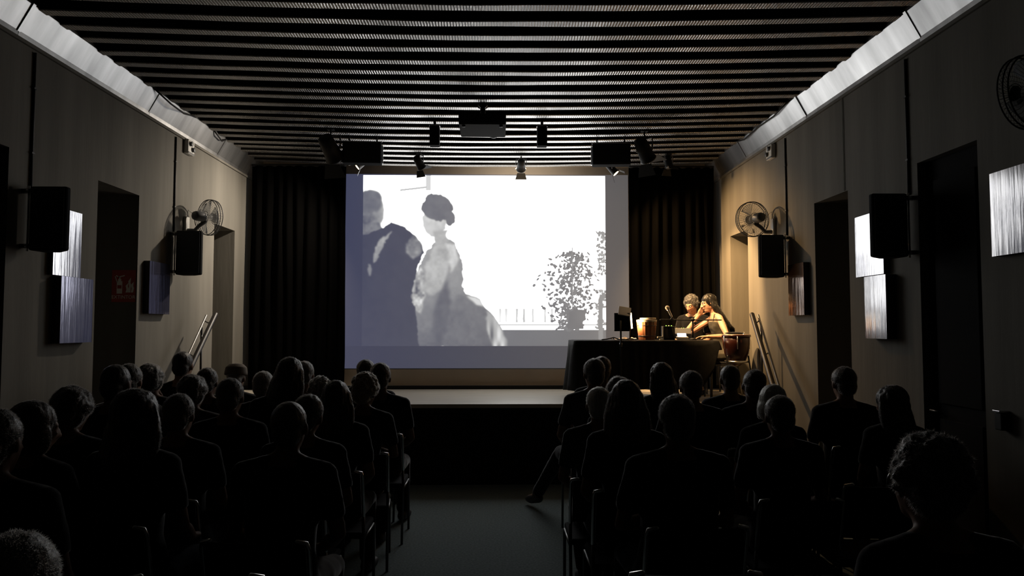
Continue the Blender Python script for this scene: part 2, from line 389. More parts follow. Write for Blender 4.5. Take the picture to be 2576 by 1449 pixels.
    put(poly([(1034, 690), (1064, 676), (1070, 745), (1058, 790), (1042, 778)]), .42+1.0*tex, 4)
    put(ell(1090, 556, 30, 38), .60+.2*tex, 3); put(poly([(1088, 580), (1124, 572), (1128, 606), (1096, 614)]), .45+.2*tex, 4)
    put(ell(1098, 520, 40, 33), .10+.06*tex, 2); put(ell(1130, 548, 14, 20), .11+.05*tex, 2)
    # first figure: dark coat filling the left, head turned away
    put(ell(930, 532, 38, 54), .16+.25*tex+np.clip((px-938)/110, -.06, .3), 5); put(ell(924, 508, 38, 30), .11+.08*tex, 5)
    put(poly([(895, 560), (950, 560), (985, 600), (895, 610)]), .14+.2*tex, 3)
    put(poly([(900, 592), (948, 584), (985, 556), (1018, 566), (1052, 600), (1066, 640), (1046, 690), (1036, 750), (1050, 800), (1056, 880), (900, 880)]), .012+.01*tex, 2)
    put(poly([(938, 640), (954, 606), (986, 582), (962, 624), (940, 664)]), .30+.3*tex, 3); put(ell(931, 680, 5, 14), .2, 3)
    put(poly([(1018, 610), (1038, 586), (1062, 606), (1058, 640), (1040, 656), (1026, 640)]), .17+.3*tex, 4)
    g = np.clip(g, 0, 4); g = g.reshape(nz, SS, nx, SS).mean((1, 3)); px = px.reshape(nz, SS, nx, SS).mean((1, 3)); py = py.reshape(nz, SS, nx, SS).mean((1, 3))
    inpic = (px > 913) & (px < 1524) & (py > 440) & (py < 869)
    edge = ((px-868)/715)                                    # stray light of the projector around the picture
    base = np.stack([.046+.040*edge, .052+.032*edge, .100-.012*edge], -1)*(.92+.1*(py < 869))[..., None]
    pic = np.stack([g*.985, g*.99, g*.985], -1)+base*np.clip(1.1-g*2.2, .2, 1)[..., None]
    return nx, nz, np.where(inpic[..., None], pic, base)
nx, nz, col = film()
xs = np.linspace(XS0, XS1, nx); zs = np.linspace(ZS0, ZS1, nz)
V = np.zeros((nz, nx, 3), np.float32); V[..., 0] = xs[None, :]-(XS0+XS1)/2; V[..., 2] = zs[:, None]-ZS0
idx = np.arange(nx*nz).reshape(nz, nx); Q = np.stack([idx[:-1, :-1], idx[:-1, 1:], idx[1:, 1:], idx[1:, :-1]], -1).reshape(-1, 4)
me = bpy.data.meshes.new('picture_surface'); me.vertices.add(nx*nz); me.vertices.foreach_set('co', V.ravel())
me.loops.add(Q.size); me.loops.foreach_set('vertex_index', Q.ravel().astype(np.int32)); me.polygons.add(len(Q)); me.polygons.foreach_set('loop_start', np.arange(0, Q.size, 4, dtype=np.int32))
me.update(calc_edges=True); me.validate()
ca = me.color_attributes.new('film', 'FLOAT_COLOR', 'POINT')
ca.data.foreach_set('color', np.concatenate([col, np.ones((nz, nx, 1))], -1).astype(np.float32).ravel())
fm = mat('film_picture', (.18, .18, .18), .9, spec=.05)
nt = fm.node_tree; b = nt.nodes['Principled BSDF']; at_ = nt.nodes.new('ShaderNodeAttribute'); at_.attribute_name = 'film'
nt.links.new(at_.outputs['Color'], b.inputs['Emission Color']); b.inputs['Emission Strength'].default_value = SCREEN
me.materials.append(fm)
ps = link('picture_surface', me, scr, loc=(0, -.006, 0))
MB().span((-(XS1-XS0)/2, 0, 0), ((XS1-XS0)/2, .0795, ZS1-ZS0)).build('screen_cloth', 'whiteplastic', scr)
MB().tube([(-(XS1-XS0)/2, .01, 0), ((XS1-XS0)/2, .01, 0)], .012).build('bottom_bar', 'greyplastic', scr)

# ------------------------------------------------------------------ curtains
def curtain(x0, x1, Y, z0, z1, label, seed, amp=.03):
    n = 150; mb = MB(); rings_f = []; cx = (x0+x1)/2; rows = 8
    for r in range(rows):
        t = r/(rows-1); z = z0+(z1-z0)*t; row = []
        for i in range(n+1):
            u = i/n; x = x0+(x1-x0)*u
            ph = u*(x1-x0)*48+2.2*noise.noise(Vector((u*4, seed, t*.6)))
            y = Y+amp*math.sin(ph)*(1-.25*t)+.03*noise.noise(Vector((u*7, seed+3, t*2)))
            row.append(Vector((x-cx+.01*noise.noise(Vector((u*9, seed, t*3))), y-Y, z-z0)))
        rings_f.append(row)
    vs = [p for r in rings_f for p in r]; w = n+1
    mb.add(vs, [(r*w+i, r*w+i+1, (r+1)*w+i+1, (r+1)*w+i) for r in range(rows-1) for i in range(n)])
    t_ = thing('stage_curtain', label, 'curtain', (cx, Y, z0))
    o = mb.build('drape', 'curtain', t_, True); s = o.modifiers.new('s', 'SOLIDIFY'); s.thickness = .006
    MB().tube([(x0-cx, 0, z1-z0+.015), (x1-cx, 0, z1-z0+.015)], .014).build('curtain_rod', 'black', t_, True)
curtain(-3.12, -1.925, 9.6, SZ+.012, 3.66, 'black floor-length stage curtain left of the screen', 1)
curtain(1.70, 2.80, 9.6, SZ+.012, 3.66, 'black floor-length stage curtain right of the screen', 2)

# ------------------------------------------------------------------ loudspeakers on the walls
mat('grille_fill_lit', (.055, .06, .062), .8, bump=.4, bump_scale=300, spec=.2)  # paler copy of the grille, fill light on the far speakers painted in
def wall_speaker(X, sgn, Y, z0, z1, label, group, grille='grille'):
    h = z1-z0; w = .25; d = .17; c = X-sgn*(.06+w/2)
    s = thing('wall_speaker', label, 'loudspeaker', (c, Y, z0), 0, group)
    rg = lambda x0, x1, y: [Vector((x0, y, 0)), Vector((x1, y, 0)), Vector((x1, y, h)), Vector((x0, y, h))]
    e0, e1 = (sgn*(w/2), -sgn*(w/2)), (sgn*(w/2-.01), sgn*(w/2-.01)-sgn*.12)
    MB().loft([rg(*sorted(e0), 0), rg(*sorted(e0), .05), rg(*sorted(e1), d)]).build('cabinet', 'speakerblack', s, bevel=.014)
    MB().span((-w/2+.012, -.012, .012), (w/2-.012, .004, h-.012)).build('front_grille', grille, s, bevel=.01)
    xr = sgn*(w/2+.014)
    MB().tube([(xr, .02, -.005), (xr, .02, h+.005)], .007, 8).build('bracket_rod', 'steel', s, True)
    for z in (.03, h-.03):
        MB().span((sgn*(w/2-.01), .005, z-.014), (sgn*(w/2+.0599), .045, z+.014)).build('bracket_arm', 'darksteel', s, bevel=.003)
        MB().lathe([(.011, -.006), (.011, .006)], 12, (xr, .0, z), (R(90), 0, 0)).build('bolt', 'steel', s, True)
    return s
G = 'loudspeakers on the side walls'
wall_speaker(WL, -1, 5.10, 2.12, 2.553, 'black loudspeaker on left wall overlapping a shiny panel, nearest the camera', G)
wall_speaker(WL, -1, 7.42, 2.12, 2.553, 'black loudspeaker with grille greyed as if lit under the fan on left wall', G, 'grille_fill_lit')
wall_speaker(WR, 1, 5.12, 2.09, 2.53, 'black loudspeaker on right wall beside the dark doorway', G)
wall_speaker(WR, 1, 7.36, 2.10, 2.52, 'black loudspeaker with grille greyed as if lit under the wall fan on right wall', G, 'grille_fill_lit')
def conduit(X, sgn, Y, z0, label):
    mb = MB().tube([(0, 0, 0), (0, 0, 3.5-z0)], .009, 8)
    root = tag(mb.build('cable_conduit', 'conduit', None, True, loc=(X-sgn*.008, Y, z0)), label, 'conduit', 'cable conduits')
    for z in (.25, .7): MB().box((0, 0, z), (.022, .03, .012)).build('clip', 'conduit', root)
conduit(WL, -1, 5.20, 2.55, 'thin dark conduit running up left wall above the near loudspeaker')
conduit(WL, -1, 7.50, 2.55, 'thin dark conduit running up left wall above the far loudspeaker')
conduit(WR, 1, 5.20, 2.53, 'thin dark conduit running up right wall above the near loudspeaker')
conduit(WR, 1, 7.43, 2.52, 'thin dark conduit running up right wall above the far loudspeaker')
tag(MB().tube([(0, 0, 0), (0, 0, .78)], .004, 6).build('wall_cable', 'whiteplastic', None, loc=(WR-.006, 6.18, 2.74)), 'thin pale cable on right wall above the middle doorway niche', 'cable')

# ------------------------------------------------------------------ glossy panels
panel_mat('panel_silver', (.36, .36, .39), (.48, .48, .51), 1, .85); panel_mat('panel_blue', (.08, .08, .125), (.16, .16, .25), 2, .7)
panel_mat('panel_amber', (.06, .028, .01), (.22, .11, .04), 3, .6); panel_mat('panel_grey', (.19, .19, .21), (.33, .325, .325), 5, .8)
def wall_panel(X, sgn, y0, y1, z0, z1, dep, material, label, tilt=0):
    p = thing('wall_panel', label, 'artwork', (X, (y0+y1)/2, z0), tilt, 'glossy panels on the side walls')
    w = y1-y0; h = z1-z0
    MB().span((-sgn*.001, -w/2, 0), (-sgn*(dep-.006), w/2, h)).build('backing_box', 'canvasedge', p)
    mb = MB(); n = 14        # slightly bowed glossy face, a thin slab
    rows = [[Vector((-sgn*(dep-.005+.003*math.sin(math.pi*i/n)+.0004*math.sin(i*2.1)), -w/2+w*i/n, z)) for i in range(n+1)] for z in (0, h)]
    back = [[Vector((-sgn*(dep-.006), v.y, v.z)) for v in r] for r in rows]
    vs = rows[0]+rows[1]+back[0]+back[1]; k = n+1; vs = vs+[v.copy() for v in vs]
    fs = [(i, i+1, k+i+1, k+i) for i in range(n)]+[(2*k+i, 3*k+i, 3*k+i+1, 2*k+i+1) for i in range(n)]
    es = [(i, 2*k+i, 2*k+i+1, i+1) for i in range(n)]+[(k+i, k+i+1, 3*k+i+1, 3*k+i) for i in range(n)]+[(0, k, 3*k, 2*k), (n, 2*k+n, 3*k+n, k+n)]
    fs += [tuple(q+4*k for q in e_) for e_ in es]
    mb.add(vs, fs).build('glossy_face', material, p, True)
wall_panel(WL, -1, 5.44, 5.80, 1.98, 2.47, .04, 'panel_silver', 'shiny pale panel half hidden by the near loudspeaker on left wall')
wall_panel(WL, -1, 5.50, 5.93, 1.49, 1.975, .07, 'panel_blue', 'bluish glossy panel hung below the pale one on left wall')
wall_panel(WL, -1, 6.90, 7.33, 1.73, 2.21, .06, 'panel_blue', 'dark blue glossy panel beside the extinguisher sign on left wall')
wall_panel(WR, 1, 5.50, 5.93, 2.0, 2.475, .05, 'panel_silver', 'bright shiny panel half hidden by the near loudspeaker on right wall')
wall_panel(WR, 1, 5.42, 5.74, 1.52, 1.99, .08, 'panel_grey', 'streaked grey and amber panel below the bright one on right wall')
wall_panel(WR, 1, 6.93, 7.30, 1.72, 2.21, .06, 'panel_amber', 'dark brown glossy panel between far loudspeaker and niche on right wall')
wall_panel(WR, 1, 3.80, 4.28, 2.01, 2.49, .05, 'panel_grey', 'streaked shiny panel cut off by the right picture edge')

# ------------------------------------------------------------------ wall fans
ring_pts = lambda r, z, n=40: [(r*math.cos(2*math.pi*i/n), r*math.sin(2*math.pi*i/n), z) for i in range(n)]
def wall_fan(X, sgn, Y, z, aim, label, dark=False, reach=.30):
    """aim: rotation about z of the fan's blowing direction (0 = +Y)"""
    f = thing('wall_fan', label, 'fan', (X, Y, z-.17), 0, 'fans on the side walls')
    body = 'black' if dark else 'greyplastic'; wire = 'black' if dark else 'greyplastic'
    dx = -sgn*reach; hubz = .17
    MB().span((0, -.045, -.02), (-sgn*.03, .045, .17)).build('wall_plate', 'whiteplastic' if not dark else 'black', f, bevel=.006)
    MB().tube([(-sgn*.02, 0, .03), (-sgn*.10, 0, .03), (dx+sgn*.06, .0, .075), (dx, .0, .12)], [.022, .02, .02, .022], 10, round_ends=True).build('arm', body, f, True)
    MB().tube([(-sgn*.02, .0, .16), (-sgn*.03, .0, .24), (-sgn*.08, .0, .2), (-sgn*.11, 0, .08)], .005, 8).build('cord', 'whiteplastic', f, True)
    # rotor assembly is built along +z, then laid along the aim
    A = Matrix.Translation((dx, 0, hubz)) @ Matrix.Rotation(aim, 4, 'Z') @ Matrix.Rotation(R(-90), 4, 'X')
    def part(mb, name, mt, parent=f, smooth=True): return mb.xf(A).build(name, mt, parent, smooth)
    part(MB().lathe([(.01, -.13), (.04, -.125), (.05, -.10), (.052, -.02), (.04, 0)], 20), 'motor', body)
    r0 = .185; g = MB()
    for r, zz in ((r0, .055), (r0*.98, .085), (r0*.98, .03), (.06, .115), (.06, .0)): g.tube(ring_pts(r, zz), .0042 if r > .18 else .002, 6, closed=True)
    for i in range(44):
        a = 2*math.pi*i/44; c, s_ = math.cos(a), math.sin(a)
        g.tube([(.05*c, .05*s_, .115), (.12*c, .12*s_, .112), (.17*c, .17*s_, .098), (r0*c, r0*s_, .055)], .0011, 4)
        g.tube([(.05*c, .05*s_, .0), (.12*c, .12*s_, .004), (.17*c, .17*s_, .015), (r0*c, r0*s_, .055)], .0011, 4)
    part(g, 'guard', wire)
    part(MB().lathe([(.05, .112), (.05, .118), (.02, .122)], 20), 'guard_badge', 'whiteplastic' if not dark else 'black')
    part(MB().lathe([(.032, .02), (.034, .07), (.015, .085)], 16), 'hub', 'fanblade')
    for k in range(3):
        mb = MB(); n = 8; top = []; bot = []
        a0 = k*2*math.pi/3
        for i in range(n+1):
            rr = .03+.135*i/n; wd = .55-.12*math.cos(math.pi*i/n)
            for arr, th in ((top, .0015), (bot, -.0015)):
                arr.append([Vector((rr*math.cos(a0+wd*t), rr*math.sin(a0+wd*t), .045+.022*t+th)) for t in (-.9, -.45, 0, .45, .9)])
        vs = [p for r in top for p in r]+[p for r in bot for p in r]; o = (n+1)*5
        fs = [(i*5+j, i*5+j+1, (i+1)*5+j+1, (i+1)*5+j) for i in range(n) for j in range(4)]; fs += [tuple(o+q for q in reversed(t)) for t in fs]
        fs += [(i*5, (i+1)*5, o+(i+1)*5, o+i*5) for i in range(n)]+[(i*5+4, o+i*5+4, o+(i+1)*5+4, (i+1)*5+4) for i in range(n)]+[(n*5+j, o+n*5+j, o+n*5+j+1, n*5+j+1) for j in range(4)]
        part(mb.add(vs, fs), 'blade', 'fanblade')
    return f
wall_fan(WL, -1, 7.78, 2.74, R(-35), 'grey wall fan above the far loudspeaker on left wall', reach=.20)
wall_fan(WR, 1, 7.78, 2.74, R(14), 'grey wall fan above the far loudspeaker on right wall', reach=.20)
wall_fan(WR, 1, 3.62, 2.78, R(20), 'black wall fan cut off by the right picture edge', True, reach=.22)

# ------------------------------------------------------------------ small boxes on the walls
def emergency_light(X, sgn, Y, z, label):
    e = thing('emergency_light', label, 'light', (X, Y, z), 0, 'emergency lights under the cove')
    MB().span((0, -.08, -.075), (-sgn*.05, .08, .075)).build('housing', 'whiteplastic', e, bevel=.01)
    for dy, dz in ((-.03, .03), (.03, -.02)): MB().lathe([(.022, 0), (.026, .02), (.02, .024)], 14, (-sgn*.049, dy, dz), (0, -sgn*R(90), 0)).build('lens', 'greyplastic', e, True)
    MB().span((-sgn*.045, -.075, -.07), (-sgn*.052, .075, -.055)).build('cover_strip', 'greyplastic', e)
emergency_light(WL, -1, 7.78, 3.46, 'small pale emergency light box on left wall below the cove')
emergency_light(WR, 1, 7.78, 3.44, 'small pale emergency light box on right wall below the cove')
d = thing('wall_handle_box', 'small dark box with a bright top on right wall beside dark doorway', 'box', (WR, 4.27, 1.02))
MB().span((0, -.03, 0), (-.05, .03, .1)).build('housing', 'black', d, bevel=.006); MB().span((-.003, -.03, .1), (-.06, .032, .112)).build('lid', 'steel', d, bevel=.002)
# extinguisher sign on the far reveal of the left niche
sg = thing('extinguisher_sign', 'red fire extinguisher sign with white pictograms inside the left niche', 'sign', (WL-.115, OPL[1][1], 1.83))
MB().span((-.105, -.004, 0), (.105, -.001, .285)).build('plate', 'signred', sg)
fx = MB(); fx.span((-.06, -.006, .075), (-.012, -.004, .185)); fx.span((-.05, -.006, .185), (-.022, -.004, .205)); fx.span((-.042, -.006, .205), (-.03, -.004, .225))
fx.box((-.022, -.005, .228), (.06, .002, .009), (0, R(-14), 0)); fx.box((-.066, -.005, .2), (.008, .002, .06), (0, R(-18), 0)); fx.box((-.055, -.005, .228), (.03, .002, .008), (0, R(30), 0))
e = fx.build('extinguisher_mark', 'signwhite', sg); MB().span((-.055, -.0065, .12), (-.018, -.0058, .15)).build('mark_band', 'signred', e)
fl = MB()
for x0, s in ((.03, .9), (.052, 1.15), (.076, .95)):
    pts = [(x0-.012, .085), (x0-.004, .125*s), (x0-.012, .16*s), (x0+.012, .19*s), (x0+.008, .15*s), (x0+.016, .13*s), (x0+.008, .085)]
    n = len(pts); fl.add([(x, -.006, z) for x, z in pts]+[(x, -.004, z) for x, z in pts], [tuple(range(n)), tuple(range(2*n-1, n-1, -1))]+[(i, i+n, (i+1) % n+n, (i+1) % n) for i in range(n)])
fl.build('flame_mark', 'signwhite', sg)
def text_mesh(txt, size, name, material, parent, loc, rot):
    cu = bpy.data.curves.new(name, 'FONT'); cu.body = txt; cu.size = size; cu.extrude = .0008; cu.align_x = 'CENTER'; cu.resolution_u = 3
    to = bpy.data.objects.new('tmp', cu); C.objects.link(to); dg = bpy.context.evaluated_depsgraph_get(); dg.update()
    me = bpy.data.meshes.new_from_object(to.evaluated_get(dg)); bpy.data.objects.remove(to); me.name = name
    me.materials.clear(); me.materials.append(M(material)); o = link(name, me, parent, loc=loc); o.rotation_euler = rot; return o
text_mesh('EXTINTOR', .043, 'lettering', 'signwhite', sg, (0, -.005, .03), (R(90), 0, 0))

# ------------------------------------------------------------------ ceiling equipment
pr = thing('ceiling_projector', 'grey video projector hanging from the middle of the ceiling', 'projector', (-.13, 6.98, 3.44))
MB().span((-.215, -.24, 0), (.215, .24, .10)).build('casing', 'projgrey', pr, bevel=.012)
MB().span((-.20, -.246, .012), (.20, -.236, .088)).build('rear_panel', 'black', pr, bevel=.003)
MB().lathe([(.05, 0), (.05, .05), (.04, .055)], 20, (.1, .235, .05), (R(-90), 0, 0)).build('lens', 'black', pr, True)
for sx in (-1, 1): MB().lathe([(.016, -.014), (.016, .002)], 12, (.17*sx, -.19, 0)).build('foot', 'black', pr, True)
MB().span((-.06, -.06, .10), (.06, .06, .125)).build('mount_plate', 'black', pr, bevel=.003)
MB().tube([(0, 0, .12), (0, 0, .27)], .025, 12).build('mount_pole', 'black', pr, True)
for a in (0, 1, 2, 3): MB().tube([(.0, 0, .2), (.06*math.cos(a*1.57+.8), .06*math.sin(a*1.57+.8), .235)], .007, 6).build('mount_arm', 'steel', pr, True)
def box_speaker(x, Y, z, label, rz):
    s = thing('ceiling_speaker', label, 'loudspeaker', (x, Y, z), rz, 'black boxes under the ceiling')
    MB().span((-.205, -.13, 0), (.205, .02, .225)).build('cabinet', 'speakerblack', s, bevel=.006)
    MB().span((-.195, -.137, .01), (.195, -.128, .215)).build('front_grille', 'grille', s, bevel=.003)
    MB().span((-.215, -.13, .226), (.215, -.10, .236)).build('top_bar', 'steel', s)
    for sx in (-1, 1):
        MB().span((sx*.207, -.02, .02), (sx*.216, .02, .226)).build('bracket_side', 'steel', s)
        MB().tube([(sx*.15, 0, .23), (sx*.15, 0, .37)], .009, 8).build('hanger', 'black', s, True)
box_speaker(-1.46, 8.2, 3.375, 'black box loudspeaker hung from the ceiling left of the screen', R(4))
box_speaker(1.255, 8.2, 3.37, 'black box loudspeaker hung from the ceiling right of the screen', R(-4))
def line_box(x, label):
    s = thing('hanging_box', label, 'fixture', (x, 7.6, 3.445), 0, 'narrow black boxes beside the projector')
    MB().span((-.05, -.05, 0), (.05, .06, .2)).build('housing', 'blackmatte', s, bevel=.006); MB().span((-.054, -.03, .2), (.054, .03, .215)).build('mount_plate', 'steel', s, bevel=.002)
    MB().tube([(0, 0, .21), (0, 0, .27)], .014, 8).build('stem', 'black', s, True)
line_box(-.63, 'narrow black box hung from the ceiling left of the projector'); line_box(.462, 'narrow black box hung from the ceiling right of the projector')
def spotlight(p, target, label, size=1.0, flaps=2, mt='black', flapmat='black', light=None, ztop=None):
    p = Vector(p); f = (Vector(target)-p).normalized()
    s = thing('stage_spotlight', label, 'spotlight', p, 0, 'stage spotlights')
    A = f.to_track_quat('Z', 'Y').to_matrix().to_4x4(); k = size
    def part(mb, n, m_, par=s, sm=True): return mb.xf(A).build(n, m_, par, sm)
    part(MB().lathe([(.03*k, -.10*k), (.045*k, -.09*k), (.05*k, -.02*k), (.055*k, .06*k), (.06*k, .065*k), (.06*k, .075*k), (.05*k, .076*k)], 20), 'can', mt)
    part(MB().lathe([(.046*k, .0765*k), (.046*k, .079*k)], 20), 'lens', 'lampglow' if light else 'greyplastic')
    for i in range(flaps):
        an = i*2*math.pi/max(flaps, 1)+math.pi/2
        q = MB(); w1, w2, L = .05*k, .075*k, .085*k
        o = Vector((math.cos(an), math.sin(an), 0)); sd = Vector((-math.sin(an), math.cos(an), 0)); r0 = o*.06*k+Vector((0, 0, .076*k)); r1 = r0+(o*.45+Vector((0, 0, .9))).normalized()*L; th = o*.002
        q.add([r0-sd*w1, r0+sd*w1, r1+sd*w2, r1-sd*w2, r0-sd*w1+th, r0+sd*w1+th, r1+sd*w2+th, r1-sd*w2+th], [(0, 1, 2, 3), (7, 6, 5, 4), (0, 4, 5, 1), (1, 5, 6, 2), (2, 6, 7, 3), (3, 7, 4, 0)])
        part(q, 'barn_door', flapmat, sm=False)
    top = (ztop or ZC-.03)-p.z
    yk = MB(); sd = f.cross(Vector((0, 0, 1))).normalized(); hh = .085*k
    yk.tube([sd*.066*k, sd*.066*k+Vector((0, 0, hh)), -sd*.066*k+Vector((0, 0, hh)), -sd*.066*k], .006*k, 6); yk.build('yoke', 'darksteel', s, True)
    MB().tube([(0, 0, hh), (0, 0, top)], .009, 8).build('stem', 'black', s, True)
    MB().box((0, 0, top-.006), (.07, .07, .012)).build('ceiling_plate', 'black', s)
    if light:
        ld = bpy.data.lights.new('spot', 'SPOT'); ld.energy = light[0]; ld.color = light[1]; ld.spot_size = light[2]; ld.spot_blend = light[3]; ld.shadow_soft_size = light[4]
        lo = bpy.data.objects.new('lamp_light', ld); C.objects.link(lo); lo.parent = s
        lo.matrix_local = f.to_track_quat('-Z', 'Y').to_matrix().to_4x4(); lo.location = f*.086*k
    return s
WARM = (1, .60, .26)
spotlight((-1.77, 8.0, 3.50), (-1.2, 9.9, 2), 'large black spotlight hung from the ceiling left of the left box speaker', 1.7, 2)
spotlight((1.59, 8.0, 3.50), (2.55, 8.95, 2.0), 'large black spotlight hung from the ceiling right of the right box speaker', 1.5, 2, light=(SPOT_F, WARM, R(62), .55, .04))
spotlight((-.94, 9.1, 3.60), (-.6, 9.6, 3.0), 'small dark spotlight with a pale arm under the ceiling left of centre', .95, 2)
spotlight((.30, 9.15, 3.585), (.30, 9.7, 3.2), 'spotlight with pale barn doors hanging over the top of the screen', .95, 2, 'greyplastic', 'whiteplastic', (SPOT_C, (1, .84, .64), R(165), .5, .05))
spotlight((-1.62, 8.98, 3.56), (-3.2, 8.65, 2.2), 'small spotlight at the top left corner of the screen', .8, 2, 'greyplastic', 'greyplastic', (SPOT_L, (1, .86, .70), R(128), .9, .05))
spotlight((1.42, 9.15, 3.54), (2.75, 8.85, 2.0), 'small spotlight at the top right corner of the screen lighting the performers', .85, 2, 'black', 'black', (SPOT_R, WARM, R(110), .7, .03))
spotlight((2.10, 9.1, 3.62), (2.2, 8.8, 2.6), 'small dark spotlight under the ceiling above the right curtain', .9, 2)
# loose cables lying along the coves
for pts, lab in (([(0, 0, 0), (.05, .25, -.07), (.07, .5, -.09), (.03, .78, -.03), (0, .95, 0)], 'loose black cable looping over the left metal cove'),
                 ([(0, 0, 0), (.02, .1, -.05), (.0, .25, -.06), (0, .4, 0)], 'short black cable loop near the far end of left cove')):
    y0 = 6.75 if len(pts) == 5 else 8.2
    tag(MB().tube([(x-.01, y, z) for x, y, z in pts], .008, 8).build('cable', 'black', None, True, loc=(WL+.125, y0, 3.755)), lab, 'cable')
tag(MB().tube([(0, 0, .0), (.0, .4, -.04), (.01, .9, -.02), (0, 1.3, -.05), (0, 1.6, 0)], .008, 8).build('cable', 'black', None, True, loc=(WR-.13, 7.0, 3.755)), 'long black cable sagging along the right metal cove', 'cable')

# ================================================================== PEOPLE
TMP = bpy.data.scenes.new('tmp')          # scratch scene, emptied at the end
JUNK = []
def remeshed(mb, voxel, smooth_it, name, material, disp=None):
    me = mb.mesh('tmp'); o = bpy.data.objects.new('tmp', me); TMP.collection.objects.link(o)
    r = o.modifiers.new('r', 'REMESH'); r.mode = 'VOXEL'; r.voxel_size = voxel
    if smooth_it: sm = o.modifiers.new('s', 'SMOOTH'); sm.factor = .5; sm.iterations = smooth_it
    TMP.view_layers[0].update(); dg = TMP.view_layers[0].depsgraph
    out = bpy.data.meshes.new_from_object(o.evaluated_get(dg)); TMP.collection.objects.unlink(o); JUNK.extend((o, me))
    out.name = name; out.materials.clear(); out.materials.append(M(material))
    out.polygons.foreach_set('use_smooth', [True]*len(out.polygons))
    if disp:
        amp, sc, st = disp
        nv = len(out.vertices); co = np.empty(nv*3, np.float32); out.vertices.foreach_get('co', co); co = co.reshape(-1, 3)
        nr_ = np.empty(nv*3, np.float32); out.vertex_normals.foreach_get('vector', nr_); nr_ = nr_.reshape(-1, 3)
        a_ = np.array([noise.noise(p)+.5*noise.noise(p*2.3) for p in (Vector((c[0]*sc, c[1]*sc, c[2]*sc*st)) for c in co.tolist())], np.float32)
        out.vertices.foreach_set('co', (co+nr_*(amp*a_)[:, None]).ravel()); out.update()
    return out
V3 = Vector
def hand(mb, wrist, d, nrm, thumb_side, size=1.0, curl=.5, spread=.16):
    """palm at wrist pointing along d, nrm = back of the hand, thumb_side = sideways towards the thumb"""
    d = V3(d).normalized(); nrm = V3(nrm); nrm = (nrm-d*nrm.dot(d)).normalized(); t = V3(thumb_side); t = (t-d*t.dot(d)-nrm*t.dot(nrm)).normalized()
    w = V3(wrist); k = size
    for o_ in (-.026, -.009, .009, .026): mb.tube([w+d*.0*k+t*o_*.6*k, w+d*.05*k+t*o_*k, w+d*.085*k+t*o_*k], [.017*k, .017*k, .012*k], 8, round_ends=True)
    for o_, L in ((-.028, .058), (-.0095, .070), (.0095, .075), (.028, .066)):
        a = o_*spread*12; dir0 = (d+t*a*.22).normalized(); p = w+d*.088*k+t*o_*k; pts = [p]; th = 0
        for seg in (.42, .33, .25):
            th += curl*(.75 if seg == .42 else 1)
            p = p+(dir0*math.cos(th)-nrm*math.sin(th))*L*seg*1.12*k; pts.append(p)
        mb.tube(pts, [.0095*k, .0088*k, .0082*k, .0072*k], 8, round_ends=True)
    p0 = w+d*.022*k+t*.022*k; p1 = p0+(d*.55+t*.75-nrm*.2).normalized()*.04*k; p2 = p1+(d*.85+t*.35-nrm*.35).normalized()*.032*k; p3 = p2+(d*.9+t*.1-nrm*.45).normalized()*.026*k
    mb.tube([p0, p1, p2, p3], [.016*k, .0115*k, .010*k, .0085*k], 8, round_ends=True)
def head_prims(mb, Mh, fem=False):
    j = .92 if fem else 1
    def e(c, r, rot=None): mb.ell(c, r, 16, 11, rot, Mh)
    e((0, -.012, .028), (.074, .092, .088)); e((0, .026, -.015), (.060*j, .068, .092)); e((0, .036, -.082), (.040*j, .046, .034)); e((0, .07, .022), (.052, .022, .018))
    e((0, .0, -.05), (.058*j, .06, .05))
    mb.tube([Mh @ V3(p) for p in ((0, .086, .022), (0, .104, -.012), (0, .112, -.028))], [.009, .011, .013], 8, round_ends=True)
    for s in (-1, 1):
        e((s*.013, .1, -.03), (.009, .01, .008)); e((s*.03, .072, -.015), (.018, .02, .016)); e((s*.077, -.008, -.006), (.009, .019, .032), (0, 0, s*R(-18))); e((s*.079, -.008, -.028), (.007, .011, .012))
    e((0, .088, -.054), (.022*j, .014, .006)); e((0, .087, -.064), (.019*j, .013, .006))
def torso_rings(k=1.0, fat=0, lean=0.0, side=0.0, base=.46, top=1.06, fem=False, n=20, grow=0, z0=None, z1=None):
    prof = [(.46, .02, .150, .115), (.52, .02, .172, .130), (.60, .0, .158, .118), (.70, -.02, .138 if fem else .146, .102), (.80, -.028, .146, .108), (.90, -.03, .160, .116), (.97, -.035, .165, .108), (1.02, -.035, .150, .088), (1.055, -.03, .095, .065), (1.08, -.026, .06, .055)]
    rings = []
    for z, y, rx, ry in prof:
        if z0 is not None and z < z0-1e-6: continue
        if z1 is not None and z > z1+1e-6: continue
        rx = (rx+grow)*k+fat*(1 if .5 < z < .9 else .4); ry = ry+grow+fat*(1 if .5 < z < .9 else .3)
        dy = y+lean*(z-.5); dx = side*(z-.5)
        rings.append([V3((dx+rx*math.copysign(abs(math.cos(a))**.85, math.cos(a)), dy+ry*math.copysign(abs(math.sin(a))**.85, math.sin(a)), z)) for a in [2*math.pi*i/n for i in range(n)]])
    return rings
def head_matrix(lean, side, turn, tilt, nod, hz=1.213, hy=.0):
    zc = hz; return Matrix.Translation((side*(zc-.5), -.005+hy+lean*(zc-.45), zc)) @ Euler((R(nod), R(tilt), R(turn)), 'XYZ').to_matrix().to_4x4()

